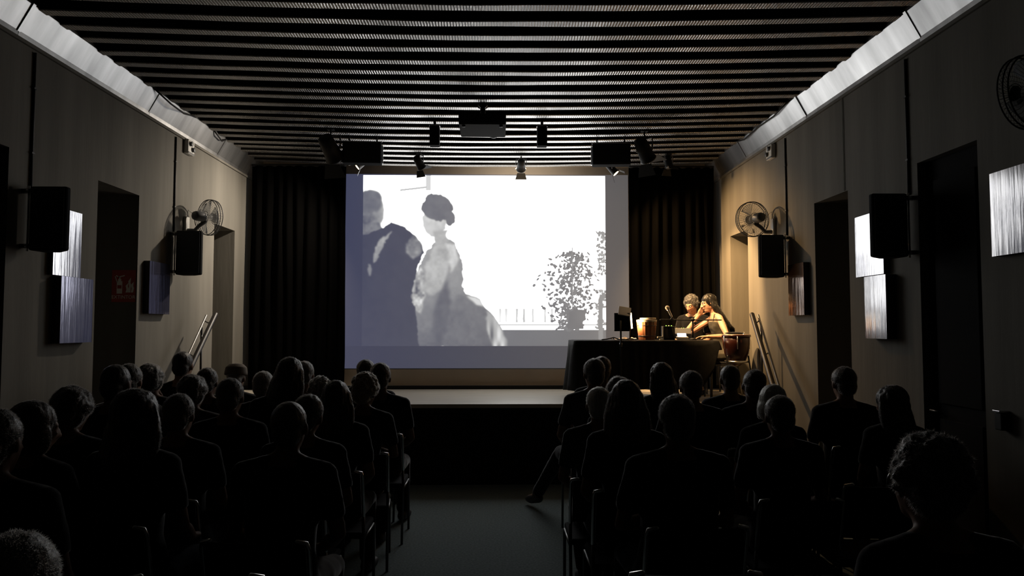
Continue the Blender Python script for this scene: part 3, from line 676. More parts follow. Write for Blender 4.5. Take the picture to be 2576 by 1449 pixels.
class Pose:
    def __init__(s, sw=1.0, fat=0, lean=0, side=0, turn=0, tilt=0, nod=-6, arms='lap', legs='straight', fem=False, voxel=.011):
        s.__dict__.update(locals()); s.Mh = head_matrix(lean, side, turn, tilt, nod); s.make()
    def make(s):
        sh = lambda z: V3((s.side*(z-.5), -.03+s.lean*(z-.5), z))
        body, shirt, pants = MB(), MB(), MB()
        k = s.sw
        body.loft(torso_rings(k, s.fat, s.lean, s.side, fem=s.fem)); shirt.loft(torso_rings(k, s.fat, s.lean, s.side, fem=s.fem, grow=.009, z0=.52, z1=1.055))
        pants.loft(torso_rings(k, s.fat, 0, 0, fem=s.fem, grow=.011, z0=.46, z1=.60))
        nb = sh(1.04); hc = s.Mh @ V3((0, -.022, -.06))
        body.tube([nb, (nb+hc)/2+V3((0, -.004, 0)), hc], [.060*(.9 if s.fem else 1), .052*(.88 if s.fem else 1), .054*(.9 if s.fem else 1)], 12)
        head_prims(body, s.Mh, s.fem)
        for sx in (-1, 1):
            S = sh(1.012)+V3((sx*.182*k, .0, 0)); tz = sh(1.085)+V3((sx*.035, .004, 0))
            body.tube([tz, sh(1.045)+V3((sx*.10*k, 0, 0)), S], [.034, .045, .052], 10, round_ends=True)
            shirt.tube([sh(1.065)+V3((sx*.06, 0, 0)), sh(1.042)+V3((sx*.11*k, 0, 0)), S], [.040, .052, .062], 10, round_ends=True)
            if s.arms == 'lap': E = S+V3((sx*.055, .03, -.265)); W = V3((sx*.10, .30, .625)); hd = (-.35*sx, .9, -.12)
            elif s.arms == 'folded': E = S+V3((sx*.06, .06, -.26)); W = V3((-sx*.07+s.side*.3, .20+s.lean*.3, .79)) if sx > 0 else V3((-sx*.06+s.side*.3, .16+s.lean*.3, .76)); hd = (-sx, .25, .1)
            elif s.arms == 'chin' and sx > 0: E = V3((S.x+.03, .26, .70)); W = s.Mh @ V3((.03, .10, -.17)); hd = (s.Mh.translation+V3((0, .04, 0))-W)
            else: E = S+V3((sx*.07, .04, -.26)); W = V3((sx*.13, .32, .62)); hd = (-.2*sx, 1, -.1)
            body.tube([S, S.lerp(E, .5), E, E.lerp(W, .35), W], [.047, .043, .037, .038, .026], 10, round_ends=True)
            hand(body, W, hd, (0, .1, 1) if s.arms != 'folded' else (0, 1, .2), (-sx, .2, 0) if s.arms != 'folded' else (0, 0, 1), 1.0, .28)
            shirt.tube([S, S.lerp(E, .5), S.lerp(E, .72)], [.059, .056, .052], 10)
            H = V3((sx*.088, .03, .525))
            if s.legs == 'cross' and sx < 0: K = V3((-.03, .47, .60)); A = V3((-.27, .72, .36)); fd = V3((-.25, .85, -.45))
            elif s.legs == 'cross': K = V3((.10, .46, .505)); A = V3((.06, .50, .085)); fd = V3((0, 1, 0))
            elif s.legs == 'out' and sx < 0: K = V3((-.16, .45, .54)); A = V3((-.31, .80, .13)); fd = V3((-.3, .9, -.12))
            elif s.legs == 'tucked': K = V3((sx*.11, .44, .50)); A = V3((sx*.08, .30, .09)); fd = V3((sx*.1, 1, -.15))
            else: K = V3((sx*.125, .455, .50)); A = V3((sx*.13, .43, .085)); fd = V3((sx*.15, 1, 0))
            body.tube([H, H.lerp(K, .5), K, K.lerp(A, .4), A], [.083, .072, .055, .05, .036], 10, round_ends=True)
            pants.tube([H, H.lerp(K, .5), K, K.lerp(A, .4), K.lerp(A, .93)], [.094, .084, .067, .062, .056], 10, round_ends=True)
            fd.normalize(); body.tube([A, A+fd*.06+V3((0, 0, -.03)), A+fd*.16+V3((0, 0, -.045))], [.034, .034, .026], 8, round_ends=True)
            sho = MB(); dn = V3((0, 0, -1)) if fd.z > -.3 else V3((-.2, -.5, -.8)).normalized()
            sho.tube([A-fd*.035+dn*.035, A+fd*.05+dn*.042, A+fd*.12+dn*.052, A+fd*.18+dn*.055], [.040, .042, .040, .028], 10, round_ends=True); sho.tube([A+V3((0, 0, .02)), A+dn*.04], [.042, .044], 10)
            setattr(s, 'shoe_%d' % (sx+1), remeshed(sho, .012, 3, 'shoe', 'shoe'))
        s.body = remeshed(body, s.voxel, 3, 'body', 'skin'); s.shirt = remeshed(shirt, .013, 4, 'shirt', 'cl_black', (.004, 9, 1)); s.pants = remeshed(pants, .014, 4, 'trousers', 'cl_black', (.004, 8, 1))

def hair_mesh(kind):
    mb = MB(); rnd = random.Random(hash(kind) % 97 if False else len(kind)*7+ord(kind[0])); disp = (.004, 40, .35); vox = .007
    cap = lambda gx=0, gz=0: (mb.ell((0, -.022, .036), (.081+gx, .096+gx, .090+gz), 18, 12), mb.ell((0, -.055, -.012), (.070+gx, .062+gx, .075)))
    if kind == 'short': cap()
    elif kind == 'cropped': cap(-.003, -.003); disp = (.002, 60, .5)
    elif kind == 'fringe':      # bald crown, hair round the back
        for i in range(13):
            a = R(170+200*i/12); mb.ell((.068*math.cos(a), -.02+.078*math.sin(a), -.018), (.022, .022, .04))
    elif kind == 'curly':
        cap(.006, .006); disp = (.006, 55, 1)
        for i in range(110):
            a = rnd.uniform(0, 2*math.pi); t = rnd.uniform(-.45, 1.5); c = V3((.088*math.cos(t)*math.cos(a), -.03+.10*math.cos(t)*math.sin(a), .035+.094*math.sin(t)))
            if c.y > .05 and c.z < .07: continue
            mb.ell(c, [rnd.uniform(.012, .024)]*3, 8, 6)
    elif kind == 'bob':
        cap(.006, .004); mb.ell((0, -.038, -.04), (.090, .075, .085)); [mb.ell((s*.074, .0, -.035), (.022, .045, .075)) for s in (-1, 1)]
    elif kind in ('long', 'longwide'):
        g = .012 if kind == 'longwide' else .002; cap(g, .004); L = .34 if kind == 'long' else .27
        for i in range(11):
            u = i/10*2-1; x = u*(.078+g); mb.tube([(x*.8, -.06+.05*u*u, .04), (x*1.12, -.075+.055*u*u, -.06), (x*1.18, -.085+.05*u*u, -.17), (x*(.95 if kind == 'long' else 1.25), -.08+.04*u*u, -L+.05*u*u)], [.03, .032, .03, .016], 8, round_ends=True)
        disp = (.005, 45, .15)
    elif kind == 'mane':
        cap(.006, .004)
        for i in range(11):
            u = i/10*2-1; x = u*.08; mb.tube([(x*.8, -.06+.05*u*u, .04), (x*1.15, -.085+.05*u*u, -.06), (x*1.3, -.135+.04*u*u, -.2), (x*1.2, -.20+.03*u*u, -.36), (x*.8, -.235, -.46+.06*u*u)], [.03, .034, .033, .028, .012], 8, round_ends=True)
        disp = (.006, 45, .15)
    elif kind == 'bun':
        cap(); mb.ell((0, -.11, .085), (.042, .042, .04))
    elif kind == 'volume':
        cap(.018, .014); mb.ell((0, -.035, -.01), (.094, .09, .085)); disp = (.010, 22, .8)
    elif kind == 'ponytail':
        cap(); mb.tube([(0, -.10, .05), (0, -.145, .02), (0, -.14, -.08), (0, -.12, -.19)], [.02, .03, .026, .01], 10, round_ends=True)
    elif kind == 'hat':
        mb.lathe([(.098, .03), (.100, .05), (.092, .10), (.06, .13), (.01, .138)], 24, (0, -.015, 0)); mb.ell((0, .09, .045), (.07, .06, .008)); disp = None
    me = remeshed(mb, vox, 1, 'hat' if kind == 'hat' else 'hair', 'hair_black', disp)
    if kind == 'hat': return me
    me.materials.append(M('fuzz_dark'))
    nv = len(me.vertices); co = np.empty(nv*3, np.float32); me.vertices.foreach_get('co', co); nr_ = np.empty(nv*3, np.float32); me.vertex_normals.foreach_get('vector', nr_)
    co = co.reshape(-1, 3).astype(float); nr_ = nr_.reshape(-1, 3).astype(float); rg = np.random.default_rng(len(kind)); K = 13000
    ii = rg.integers(0, nv, K); ln = rg.uniform(.003, .010, K)*(.5 if kind == 'cropped' else 1)*(1.6 if kind in ('curly', 'volume') else 1)
    dr = nr_[ii]*.8+rg.normal(0, .45, (K, 3))+np.array([0, -.1, -.35]); dr /= np.linalg.norm(dr, axis=1)[:, None]
    sd = np.cross(dr, rg.normal(0, 1, (K, 3))); sd /= np.linalg.norm(sd, axis=1)[:, None]; wd = .00045
    b0 = co[ii]-nr_[ii]*.001; tri = np.concatenate([b0-sd*wd, b0+sd*wd, b0+dr*ln[:, None]], 1).reshape(-1, 3)
    bm = bmesh.new(); bm.from_mesh(me); nb_ = len(bm.faces)
    vv = [bm.verts.new(p) for p in tri]
    for q in range(K): f_ = bm.faces.new(vv[3*q:3*q+3]); f_.material_index = 1
    bm.to_mesh(me); bm.free(); return me
HAIR = {}
for n_, c_ in (('fuzz_dark', (.55, .52, .50)), ('fuzz_light', (.92, .90, .86))):
    m_ = bpy.data.materials.new(n_); m_.use_nodes = True; MATS[n_] = m_; t_ = m_.node_tree; t_.nodes.remove(t_.nodes['Principled BSDF'])
    tl_ = t_.nodes.new('ShaderNodeBsdfTranslucent'); df_ = t_.nodes.new('ShaderNodeBsdfDiffuse'); mx = t_.nodes.new('ShaderNodeMixShader'); mx.inputs[0].default_value = .25
    tl_.inputs[0].default_value = (*c_, 1); df_.inputs[0].default_value = (*c_, 1)
    t_.links.new(tl_.outputs[0], mx.inputs[1]); t_.links.new(df_.outputs[0], mx.inputs[2]); t_.links.new(mx.outputs[0], t_.nodes['Material Output'].inputs[0])
def dress_hair(o, m_):
    o.material_slots[0].link = 'OBJECT'; o.material_slots[0].material = M(m_)
    if len(o.material_slots) > 1: o.material_slots[1].link = 'OBJECT'; o.material_slots[1].material = M('fuzz_light' if m_ in ('hair_grey', 'hair_white', 'hair_blond') else 'fuzz_dark')
def get_hair(k):
    if k not in HAIR: HAIR[k] = hair_mesh(k)
    return HAIR[k]
POSES = dict(
    up=Pose(), up2=Pose(sw=1.03, fat=.012, turn=-6, nod=-4, arms='folded'), slouch=Pose(lean=-.10, nod=-14, turn=5, legs='tucked'),
    left=Pose(side=-.10, tilt=-9, turn=8, arms='chin'), right=Pose(side=.09, tilt=8, turn=-10, fat=.008), forward=Pose(lean=.16, nod=6, arms='lap', legs='tucked'),
    fem=Pose(sw=.86, fem=True, turn=-5), fem2=Pose(sw=.88, fem=True, side=.05, tilt=6, turn=-28, arms='folded'), fem3=Pose(sw=.84, fem=True, side=-.06, tilt=-6, turn=22, legs='tucked'),
    cross=Pose(turn=4, lean=-.05, legs='out', arms='other'))

# ------------------------------------------------------------------ chairs
def make_chair():
    t = thing('audience_chair', 'x', 'chair', (0, 0, 0), 0, 'audience chairs')
    MB().box((0, .03, .428), (.41, .40, .04)).build('seat', 'seatfabric', t, bevel=.016)
    mb = MB(); n = 8; fr, bk = [], []
    for i in range(n+1):
        u = i/n*2-1; x = u*.195; yb = -.185+.02*(u*u)
        for z, dy in ((.56, 0), (.82, -.055)):
            fr.append(V3((x, yb+dy+.012, z))); bk.append(V3((x, yb+dy-.012, z)))
    vs = fr+bk; o = len(fr); fs = []
    for i in range(n):
        a = 2*i; fs += [(a, a+2, a+3, a+1), (o+a, o+a+1, o+a+3, o+a+2), (a, o+a, o+a+2, a+2), (a+1, a+3, o+a+3, o+a+1)]
    fs += [(0, 1, o+1, o), (2*n, o+2*n, o+2*n+1, 2*n+1)]
    mb.add(vs, fs).build('backrest', 'seatfabric', t, True)
    for sx in (-1, 1): MB().tube([(sx*.207, -.165, .55), (sx*.209, -.222, .80), (sx*.204, -.232, .825), (sx*.17, -.238, .832)], .0095, 8, round_ends=True).build('back_post', 'chrome', t, True)
    for sx in (-1, 1):
        MB().tube([(sx*.205, -.165, .55), (sx*.205, -.15, .42), (sx*.205, -.20, 0)], .0095, 8).build('leg', 'darksteel', t, True)
        MB().tube([(sx*.205, -.15, .405), (sx*.205, .2, .405), (sx*.205, .215, .38), (sx*.205, .23, 0)], .0095, 8).build('leg', 'darksteel', t, True)
    MB().tube([(-.205, .2, .40), (.205, .2, .40)], .008, 8).build('stretcher', 'darksteel', t, True)
    return t
chair_proto = make_chair(); chair_used = [False]
def place_chair(x, y, label, rz=0, s=1.0, z=0, group='audience chairs'):
    if chair_used[0]: c = copy_tree(chair_proto, (x, y, z), rz)
    else: c = chair_proto; c.location = (x, y, z); c.rotation_euler = (0, 0, rz); chair_used[0] = True
    c.scale = (1, 1, s); tag(c, label, 'chair', group)
    return c

# ------------------------------------------------------------------ the audience
ROWS = [2.05, 2.7, 3.35, 4.0, 4.65, 5.3, 5.95, 6.6]
# px of the head, py of its top, distance, pose, hair, hair colour, clothes, turn of the whole body, label, name for the chair label
A = [
 (80, 1322, 1.42, 'up', 'short', 'hair_grey', 'cl_black', 0, 'person with grey hair at bottom left corner, nearest the camera', 'nearest person at bottom left'),
 (22, 1024, 2.7, 'up', 'short', 'hair_black', 'cl_black', 0, 'dark-haired person cut off by the left picture edge', 'person cut off by left edge'),
 (130, 1006, 3.35, 'fem2', 'bob', 'hair_brown', 'cl_black', -8, 'person with brown bobbed hair second from left edge', 'bobbed brown hair'),
 (203, 970, 4.0, 'right', 'volume', 'hair_black', 'cl_navy', 0, 'person with bushy black hair below the silver panels', 'bushy black hair'),
 (345, 970, 3.35, 'fem', 'longwide', 'hair_black', 'cl_black', -6, 'person with wide long black hair in the left block', 'wide long black hair'),
 (310, 915, 4.65, 'up2', 'cropped', 'hair_black', 'cl_black', 0, 'person with square cropped head before the left niche', 'square cropped head'),
 (357, 914, 5.3, 'up', 'short', 'hair_black', 'cl_grey', 0, 'person half hidden behind the square cropped head', 'half hidden person by the niche'),
 (418, 914, 5.95, 'left', 'volume', 'hair_black', 'cl_black', 0, 'person with full dark hair under the dark blue panel', 'full dark hair under blue panel'),
 (476, 883, 6.55, 'up', 'cropped', 'hair_black', 'cl_black', 0, 'tallest head in the left block, in front of the handrail', 'tallest head by left handrail'),
 (482, 942, 5.3, 'up2', 'volume', 'hair_black', 'cl_brown', 0, 'person with round dark hair below the tallest left head', 'round dark hair'),
 (465, 988, 4.0, 'up', 'short', 'hair_darkgrey', 'cl_black', 0, 'person with short grey hair edged by light in the left block', 'light-edged short grey hair'),
 (538, 924, 5.95, 'up', 'short', 'hair_black', 'cl_black', 0, 'small dark head between handrail and far left niche', 'small dark head by the niche'),
 (598, 913, 6.6, 'up', 'hat', 'beigecap', 'cl_grey', 0, 'person in a pale beige cap at the far left', 'beige cap'),
 (652, 933, 5.95, 'up2', 'short', 'hair_grey', 'cl_black', 0, 'person with short grey hair before the left curtain', 'short grey hair before the curtain'),
 (590, 950, 4.65, 'up', 'short', 'hair_darkgrey', 'cl_black', 0, 'broad-shouldered person in black in the middle of left block', 'broad-shouldered person in black'),
 (735, 899, 5.3, 'right', 'long', 'hair_black', 'cl_black', 0, 'person with long black hair before the left curtain', 'long black hair before the curtain'),
 (772, 908, 6.6, 'up', 'short', 'hair_darkgrey', 'cl_black', 0, 'front-row person peeking out behind long black hair', 'front-row person by the curtain'),
 (738, 1006, 3.35, 'forward', 'cropped', 'hair_darkgrey', 'cl_black', -4, 'person with cropped round head at the left aisle, fifth row back', 'cropped round head at left aisle'),
 (782, 990, 4.0, 'right', 'short', 'hair_darkgrey', 'cl_navy', 0, 'person just behind the cropped round head at left aisle', 'person beyond cropped round head'),
 (800, 970, 5.95, 'fem3', 'curly', 'hair_grey', 'cl_black', 0, 'short person with wavy grey hair deep in left block', 'wavy grey hair'),
 (852, 957, 4.65, 'fem', 'long', 'hair_brown', 'cl_black', 0, 'person with long dark hair at the left aisle', 'long dark hair at left aisle'),
 (923, 943, 5.3, 'fem2', 'curly', 'hair_blond', 'cl_black', 6, 'person with glowing curly fair hair at the left aisle', 'curly fair hair'),
 (925, 904, 6.6, 'left', 'short', 'hair_black', 'cl_black', 0, 'front-row person at left aisle, tilted dark head', 'front-row tilted dark head'),
 (960, 912, 5.95, 'up', 'short', 'hair_brown', 'cl_black', 0, 'second-row person at the left aisle beside the screen', 'second-row person at left aisle'),
 (1493, 902, 5.95, 'cross', 'short', 'hair_darkgrey', 'cl_grey', 6, 'person in grey shirt stretching a crossed leg into the aisle', 'grey shirt and crossed leg'),
 (1512, 897, 6.6, 'up', 'short', 'hair_brown', 'cl_black', 0, 'person mostly hidden behind the grey-shirted one', 'hidden front-row person at right aisle'),
 (1504, 973, 4.65, 'forward', 'short', 'hair_white', 'cl_olive', 0, 'person with white hair at the right aisle', 'white hair at right aisle'),
 (1574, 957, 4.0, 'fem', 'long', 'hair_brown', 'cl_black', 0, 'person with long brown hair near the right aisle', 'long brown hair near right aisle'),
 (1556, 948, 5.3, 'up', 'volume', 'hair_darkgrey', 'cl_black', 0, 'dark head in front of the music stand pole', 'dark head before music stand'),
 (1662, 913, 5.95, 'fem3', 'long', 'hair_black', 'cl_black', 0, 'person with long straight hair in front of the black tablecloth', 'long straight hair before the table'),
 (1737, 933, 5.3, 'up2', 'short', 'hair_darkgrey', 'cl_black', 8, 'person with grey-rimmed round head in front of the table', 'round head before the table'),
 (1700, 992, 3.35, 'up2', 'short', 'hair_darkgrey', 'cl_black', 4, 'large broad-shouldered person in the middle of right block', 'large person in right block'),
 (1836, 918, 5.95, 'up', 'cropped', 'hair_darkgrey', 'cl_navy', 0, 'cropped head below the red drum', 'cropped head below the drum'),
 (1897, 930, 5.3, 'right', 'short', 'hair_brown', 'cl_black', 0, 'dark head in front of the right handrail', 'dark head by right handrail'),
 (1945, 969, 4.65, 'fem2', 'bob', 'hair_white', 'cl_black', 0, 'person with white bobbed hair in the right block', 'white bobbed hair'),
 (1960, 995, 4.0, 'up', 'short', 'hair_brown', 'cl_black', 0, 'dark-haired person directly in front of the white bobbed hair', 'dark head before white bob'),
 (2125, 923, 5.3, 'up', 'short', 'hair_black', 'cl_black', 0, 'upright person with dark hair before the right niche', 'upright person by right niche'),
 (2245, 966, 4.65, 'fem3', 'longwide', 'hair_black', 'cl_black', 0, 'person with long hair turned left beside right wall', 'long hair beside right wall'),
 (2325, 1107, 2.05, 'forward', 'curly', 'hair_darkgrey', 'cl_black', 6, 'nearest person of the right block with curly grey hair', 'nearest curly-haired person'),
 (2790, 1090, 2.05, 'up2', 'short', 'hair_black', 'cl_black', 0, 'person at right picture edge showing only a shoulder', 'shoulder at right edge'),
]
placed = []
for (px, py, D, pose, hk, hc, cl, tz, lab, cn) in A:
    placed.append([(px-VPX)*D/F, CAMZ-(py-VPY)*D/F, D])
for side in (-1, 1):                 # neighbours in one row keep a chair's width between them
    for rD in sorted(set(p[2] for p in placed)):
        row = sorted([p for p in placed if abs(p[2]-rD) < .12 and p[0]*side > 0], key=lambda p: p[0])
        for _ in range(30):
            for a, b_ in zip(row[:-1], row[1:]):
                g = .435-(b_[0]-a[0])
                if g > 0: a[0] -= g/2; b_[0] += g/2
            if row: row[0][0] = max(row[0][0], WL+.27); row[-1][0] = min(row[-1][0], WR-.27)
skins = ['skintan_shaded', 'skinbrown_shaded']
for k, ((px, py, D, pose, hk, hc, cl, tz, lab, cn), (X, Z, _)) in enumerate(zip(A, placed)):
    P = POSES[pose]; htop = (P.Mh @ V3((0, -.02, .0))).z+(.122 if hk not in ('volume', 'longwide', 'hat') else .135)
    s = min(1.07, max(.90, Z/htop)); hx, hy = P.Mh.translation.x*s, P.Mh.translation.y*s
    bx, by = X-hx*math.cos(R(tz))+hy*math.sin(R(tz)), D-hy
    p = thing('person', lab, 'person', (bx, by, 0), R(tz), 'audience'); p.scale = (s, s, s)
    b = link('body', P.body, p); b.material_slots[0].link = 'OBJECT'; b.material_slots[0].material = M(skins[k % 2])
    sh_ = link('shirt', P.shirt, p); sh_.material_slots[0].link = 'OBJECT'; sh_.material_slots[0].material = M(cl)
    tr = link('trousers', P.pants, p); tr.material_slots[0].link = 'OBJECT'; tr.material_slots[0].material = M(['cl_black', 'cl_jeans', 'cl_brown'][k % 3])
    link('shoe', P.shoe_0, p); link('shoe', P.shoe_2, p)
    h = link('hat' if hk == 'hat' else 'hair', get_hair(hk), p); h.matrix_local = P.Mh; dress_hair(h, hc)
    if hk == 'hat':
        h2 = link('hair', get_hair('cropped'), p); h2.matrix_local = P.Mh; dress_hair(h2, 'hair_grey')
    place_chair(bx, by-.055, ('black chair under the ' if 'person' in cn else 'black chair under the person with ')+cn, R(tz), s*.985)
def clear(x, y): return all(abs(p[0]-x) > .42 or abs(p[2]-y) > .5 for p in placed)
EMPTY = [(-.93, 2.05, 'empty chair at the left aisle, nearest the camera'), (-.93, 2.7, 'empty chair at the left aisle, second from the camera'), (.63, 2.05, 'empty chair at the right aisle, nearest the camera'),
         (.63, 2.7, 'empty chair at the right aisle, second from the camera'), (2.0, 5.95, 'empty chair beside the right stage steps'), (1.93, 4.0, 'empty chair right of the dark head before the white bob')]
for x, y, lab in EMPTY:
    if clear(x, y): place_chair(x, y-.06, lab, R(random.uniform(-4, 4)))

# ================================================================== ON THE STAGE
# table under a black cloth
TX0, TX1, TY0, TY1, TZ = .86, 2.44, 8.28, 8.92, 1.462
tb = thing('performance_table', 'long table on the stage under a black cloth', 'table', ((TX0+TX1)/2, (TY0+TY1)/2, SZ))
MB().span((-(TX1-TX0)/2+.01, -.31, TZ-SZ-.035), ((TX1-TX0)/2-.01, .31, TZ-SZ-.006)).build('tabletop', 'black', tb)
for sx in (-1, 1):
    for sy in (-1, 1): MB().tube([(sx*.72, sy*.27, 0), (sx*.72, sy*.27, TZ-SZ-.03)], .016, 8).build('leg', 'darksteel', tb, True)
def cloth():
    cx, cy = (TX0+TX1)/2, (TY0+TY1)/2; hx, hy = (TX1-TX0)/2, (TY1-TY0)/2; mb = MB(); N = 240
    per = []
    for i in range(N):                     # rounded rectangle perimeter
        a = 2*math.pi*i/N; c, s_ = math.cos(a), math.sin(a); k = 1/max(abs(c)/hx, abs(s_)/hy, 1e-6)
        per.append((k*c, k*s_, abs(c)/hx > abs(s_)/hy))
    rings = [[V3((x*f, y*f, TZ+.001*(1-f))) for x, y, _ in per] for f in (.02, .5, .97)]
    rows = 9
    for r in range(rows+1):
        t = r/rows; ring = []
        for i, (x, y, e) in enumerate(per):
            hang = .53+.05*noise.noise(V3((x*2.2, y*2.2, 1)))
            if x < -hx+.12: hang += .02
            if y > hy-1e-3: hang = .14
            if x > hx-.02: hang = .10          # folded back where the performer sits
            elif x > hx-.2: hang = .53-(x-hx+.2)/.18*.3
            n_ = V3((x/hx, y/hy, 0)); d_ = V3((1 if x > hx-1e-4 else (-1 if x < -hx+1e-4 else x/hx*.15), 1 if y > hy-1e-4 else (-1 if y < -hy+1e-4 else y/hy*.15), 0)).normalized()
            fold = (.020*math.sin(i*.62+2*noise.noise(V3((i*.05, 0, 0))))+.014*math.sin(i*.23+1))*t**.7
            out = .012+.05*t*(1 if x < -hx+.02 else .35)+fold
            ring.append(V3((x, y, TZ-.004-hang*t))+d_*out)
        rings.append(ring)
    mb.loft([[p-V3((cx, cy, SZ))+V3((cx, cy, 0)) for p in r] for r in rings], False)
    o = mb.build('tablecloth', 'cloth', None, True, loc=(cx, cy, SZ)); sm = o.modifiers.new('s', 'SOLIDIFY'); sm.thickness = .003
    tag(o, 'black cloth hanging over the front of the stage table', 'tablecloth')
cloth()
# music stand in front of the table
ms = thing('music_stand', 'black music stand before the left part of the table', 'stand', (1.335, 8.1, SZ))
MB().tube([(0, 0, .18), (0, 0, .86)], .010, 10).build('pole', 'black', ms, True)
for a in (20, 140, 260): MB().tube([(0, 0, .20), (.24*math.cos(R(a)), .24*math.sin(R(a)), .012)], .009, 8, round_ends=True).build('leg', 'black', ms, True)
MB().box((.02, .035, .845), (.165, .012, .20), (R(-16), 0, R(-8))).build('desk', 'blackmatte', ms, bevel=.003)
MB().box((.02, .055, .755), (.16, .05, .008), (R(-16), 0, R(-8))).build('shelf', 'blackmatte', ms)
MB().lathe([(.016, -.02), (.016, .02)], 12, (0, 0, .6)).build('collar', 'darksteel', ms, True)
tl = thing('tablet', 'white tablet leaning back on top of the music stand', 'tablet', (1.37, 8.14, 1.735))
TR = Euler((R(-40), R(10), R(-6))).to_matrix()
MB().box((.02, .03, .045), (.135, .008, .125), TR).build('slab', 'tabletwhite', tl, bevel=.003); MB().box((.02, .026, .044), (.12, .004, .11), TR).build('back_cover', 'tabletwhite', tl)
cl_ = thing('light_bar', 'narrow warm light bar standing on the table behind the music stand', 'lamp', (1.492, 8.44, TZ+.004))
MB().lathe([(.035, 0), (.035, .006), (.012, .012)], 20).build('base', 'black', cl_, True); MB().tube([(0, 0, .01), (0, 0, .12)], .006, 8).build('stem', 'black', cl_, True)
MB().box((0, 0, .215), (.022, .03, .20), (0, R(-6), R(35))).build('housing', 'black', cl_, bevel=.003)
MB().box((.010, -.006, .215), (.012, .034, .175), (0, R(-6), R(35))).build('light_strip', 'lampglow', cl_)
ld = bpy.data.lights.new('light_bar_light', 'AREA'); ld.shape = 'RECTANGLE'; ld.size = .03; ld.size_y = .16; ld.energy = LAMP; ld.color = (1, .62, .28)
lo = bpy.data.objects.new('lamp_light', ld); C.objects.link(lo); lo.parent = cl_; lo.matrix_local = V3((.85, .45, .3)).to_track_quat('-Z', 'Y').to_matrix().to_4x4(); lo.location = (.034, .014, .215)
for x, y, rz, lab in ((1.36, 8.42, .3, 'crumpled paper lying under the music stand'), (1.52, 8.62, -.1, 'folded paper lying left of the wooden tub')):
    mb = MB(); n = 6; g = [[V3((i*.026-.08, j*.018-.05, .002+.05*abs(noise.noise(V3((i*.45, j*.6, x*9)))))) for i in range(n+1)] for j in range(n+1)]
    mb.add([p for r in g for p in r], [(j*(n+1)+i, j*(n+1)+i+1, (j+1)*(n+1)+i+1, (j+1)*(n+1)+i) for i in range(n) for j in range(n)])
    o = mb.build('paper_sheet', 'paper', None, loc=(x, y, TZ+.004)); o.rotation_euler = (0, 0, rz); sm = o.modifiers.new('s', 'SOLIDIFY'); sm.thickness = .001; tag(o, lab, 'paper')
tag(MB().tube([(0, 0, .006), (.06, .03, .012), (.13, -.01, .03), (.2, .03, .008), (.3, 0, .006)], .006, 8).build('cable', 'black', None, True, loc=(1.16, 8.315, TZ+.003)), 'black cable bunched at the left end of the table', 'cable')
# wooden tub
tub = thing('wooden_tub', 'reddish wooden tub with pale rim standing on the table', 'tub', (1.70, 8.53, TZ+.004))
n = 18
for k in range(n):
    a0, a1 = 2*math.pi*(k+.03)/n, 2*math.pi*(k+.97)/n
    pr_ = lambda r, a, z: V3((r*math.cos(a), r*math.sin(a), z))
    MB().loft([[pr_(ri, a0, z), pr_(ro, a0, z), pr_(ro+.002, (a0+a1)/2, z), pr_(ro, a1, z), pr_(ri, a1, z)] for z, ri, ro in ((0, .078, .088), (.12, .092, .102), (.2, .100, .110))]).build('stave', 'tub_wood', tub)
MB().lathe([(.078, .001), (.078, .012)], 24).build('bottom', 'tub_wood', tub)
for z, r in ((.045, .0955), (.16, .1085)): MB().tube(ring_pts(r, z, 32), .004, 6, closed=True).build('hoop', 'darksteel', tub, True)
MB().lathe([(.098, .2), (.113, .2), (.115, .225), (.100, .228)], 32).build('rim', 'tub_rim', tub, True)
MB().lathe([(.02, .222), (.099, .224), (.099, .229), (.02, .233)], 32).build('skin_head', 'drum_head', tub, True)
tag(MB().lathe([(.09, 0), (.092, .008), (.088, .012)], 28).build('plate', 'drum_head', None, True, loc=(1.715, 8.53, TZ+.24)), 'pale shallow plate lying on top of the wooden tub', 'plate')
# microphone on a boom
mst = thing('microphone_stand', 'black microphone stand with horizontal boom on the table', 'stand', (2.18, 8.36, TZ+.004))
MB().lathe([(.04, 0), (.04, .012), (.02, .02), (.012, .024)], 24).build('base', 'black', mst, True)
MB().tube([(0, 0, .02), (0, 0, .235)], .009, 10).build('pole', 'black', mst, True)
MB().tube([(-.36, 0, .225), (.32, -.0, .222)], .007, 8, round_ends=True).build('boom', 'black', mst, True)
MB().lathe([(.02, -.018), (.02, .018)], 12, (0, 0, .225), (R(90), 0, 0)).build('clamp', 'black', mst, True)
MB().lathe([(.013, 0), (.016, .02)], 10, (.012, -.02, .19), (R(90), 0, R(30))).build('knob', 'black', mst, True)
mc = thing('microphone', 'silver ball-head microphone pointing up from the boom', 'microphone', (1.955, 8.35, TZ+.24))
fd = V3((-.06, .0, .125)).normalized(); Am = fd.to_track_quat('Z', 'Y').to_matrix()
MB().lathe([(.009, 0), (.012, .05), (.014, .10), (.02, .115)], 14, (0, 0, 0), Am).build('handle', 'steel', mc, True)
MB().ell(fd*.135, (.025, .025, .025), 16, 12).build('grille_ball', 'tub_rim', mc, True)
MB().tube([(0, 0, .02), (-.02, 0, -.01)], .012, 8).build('clip', 'black', mc, True)
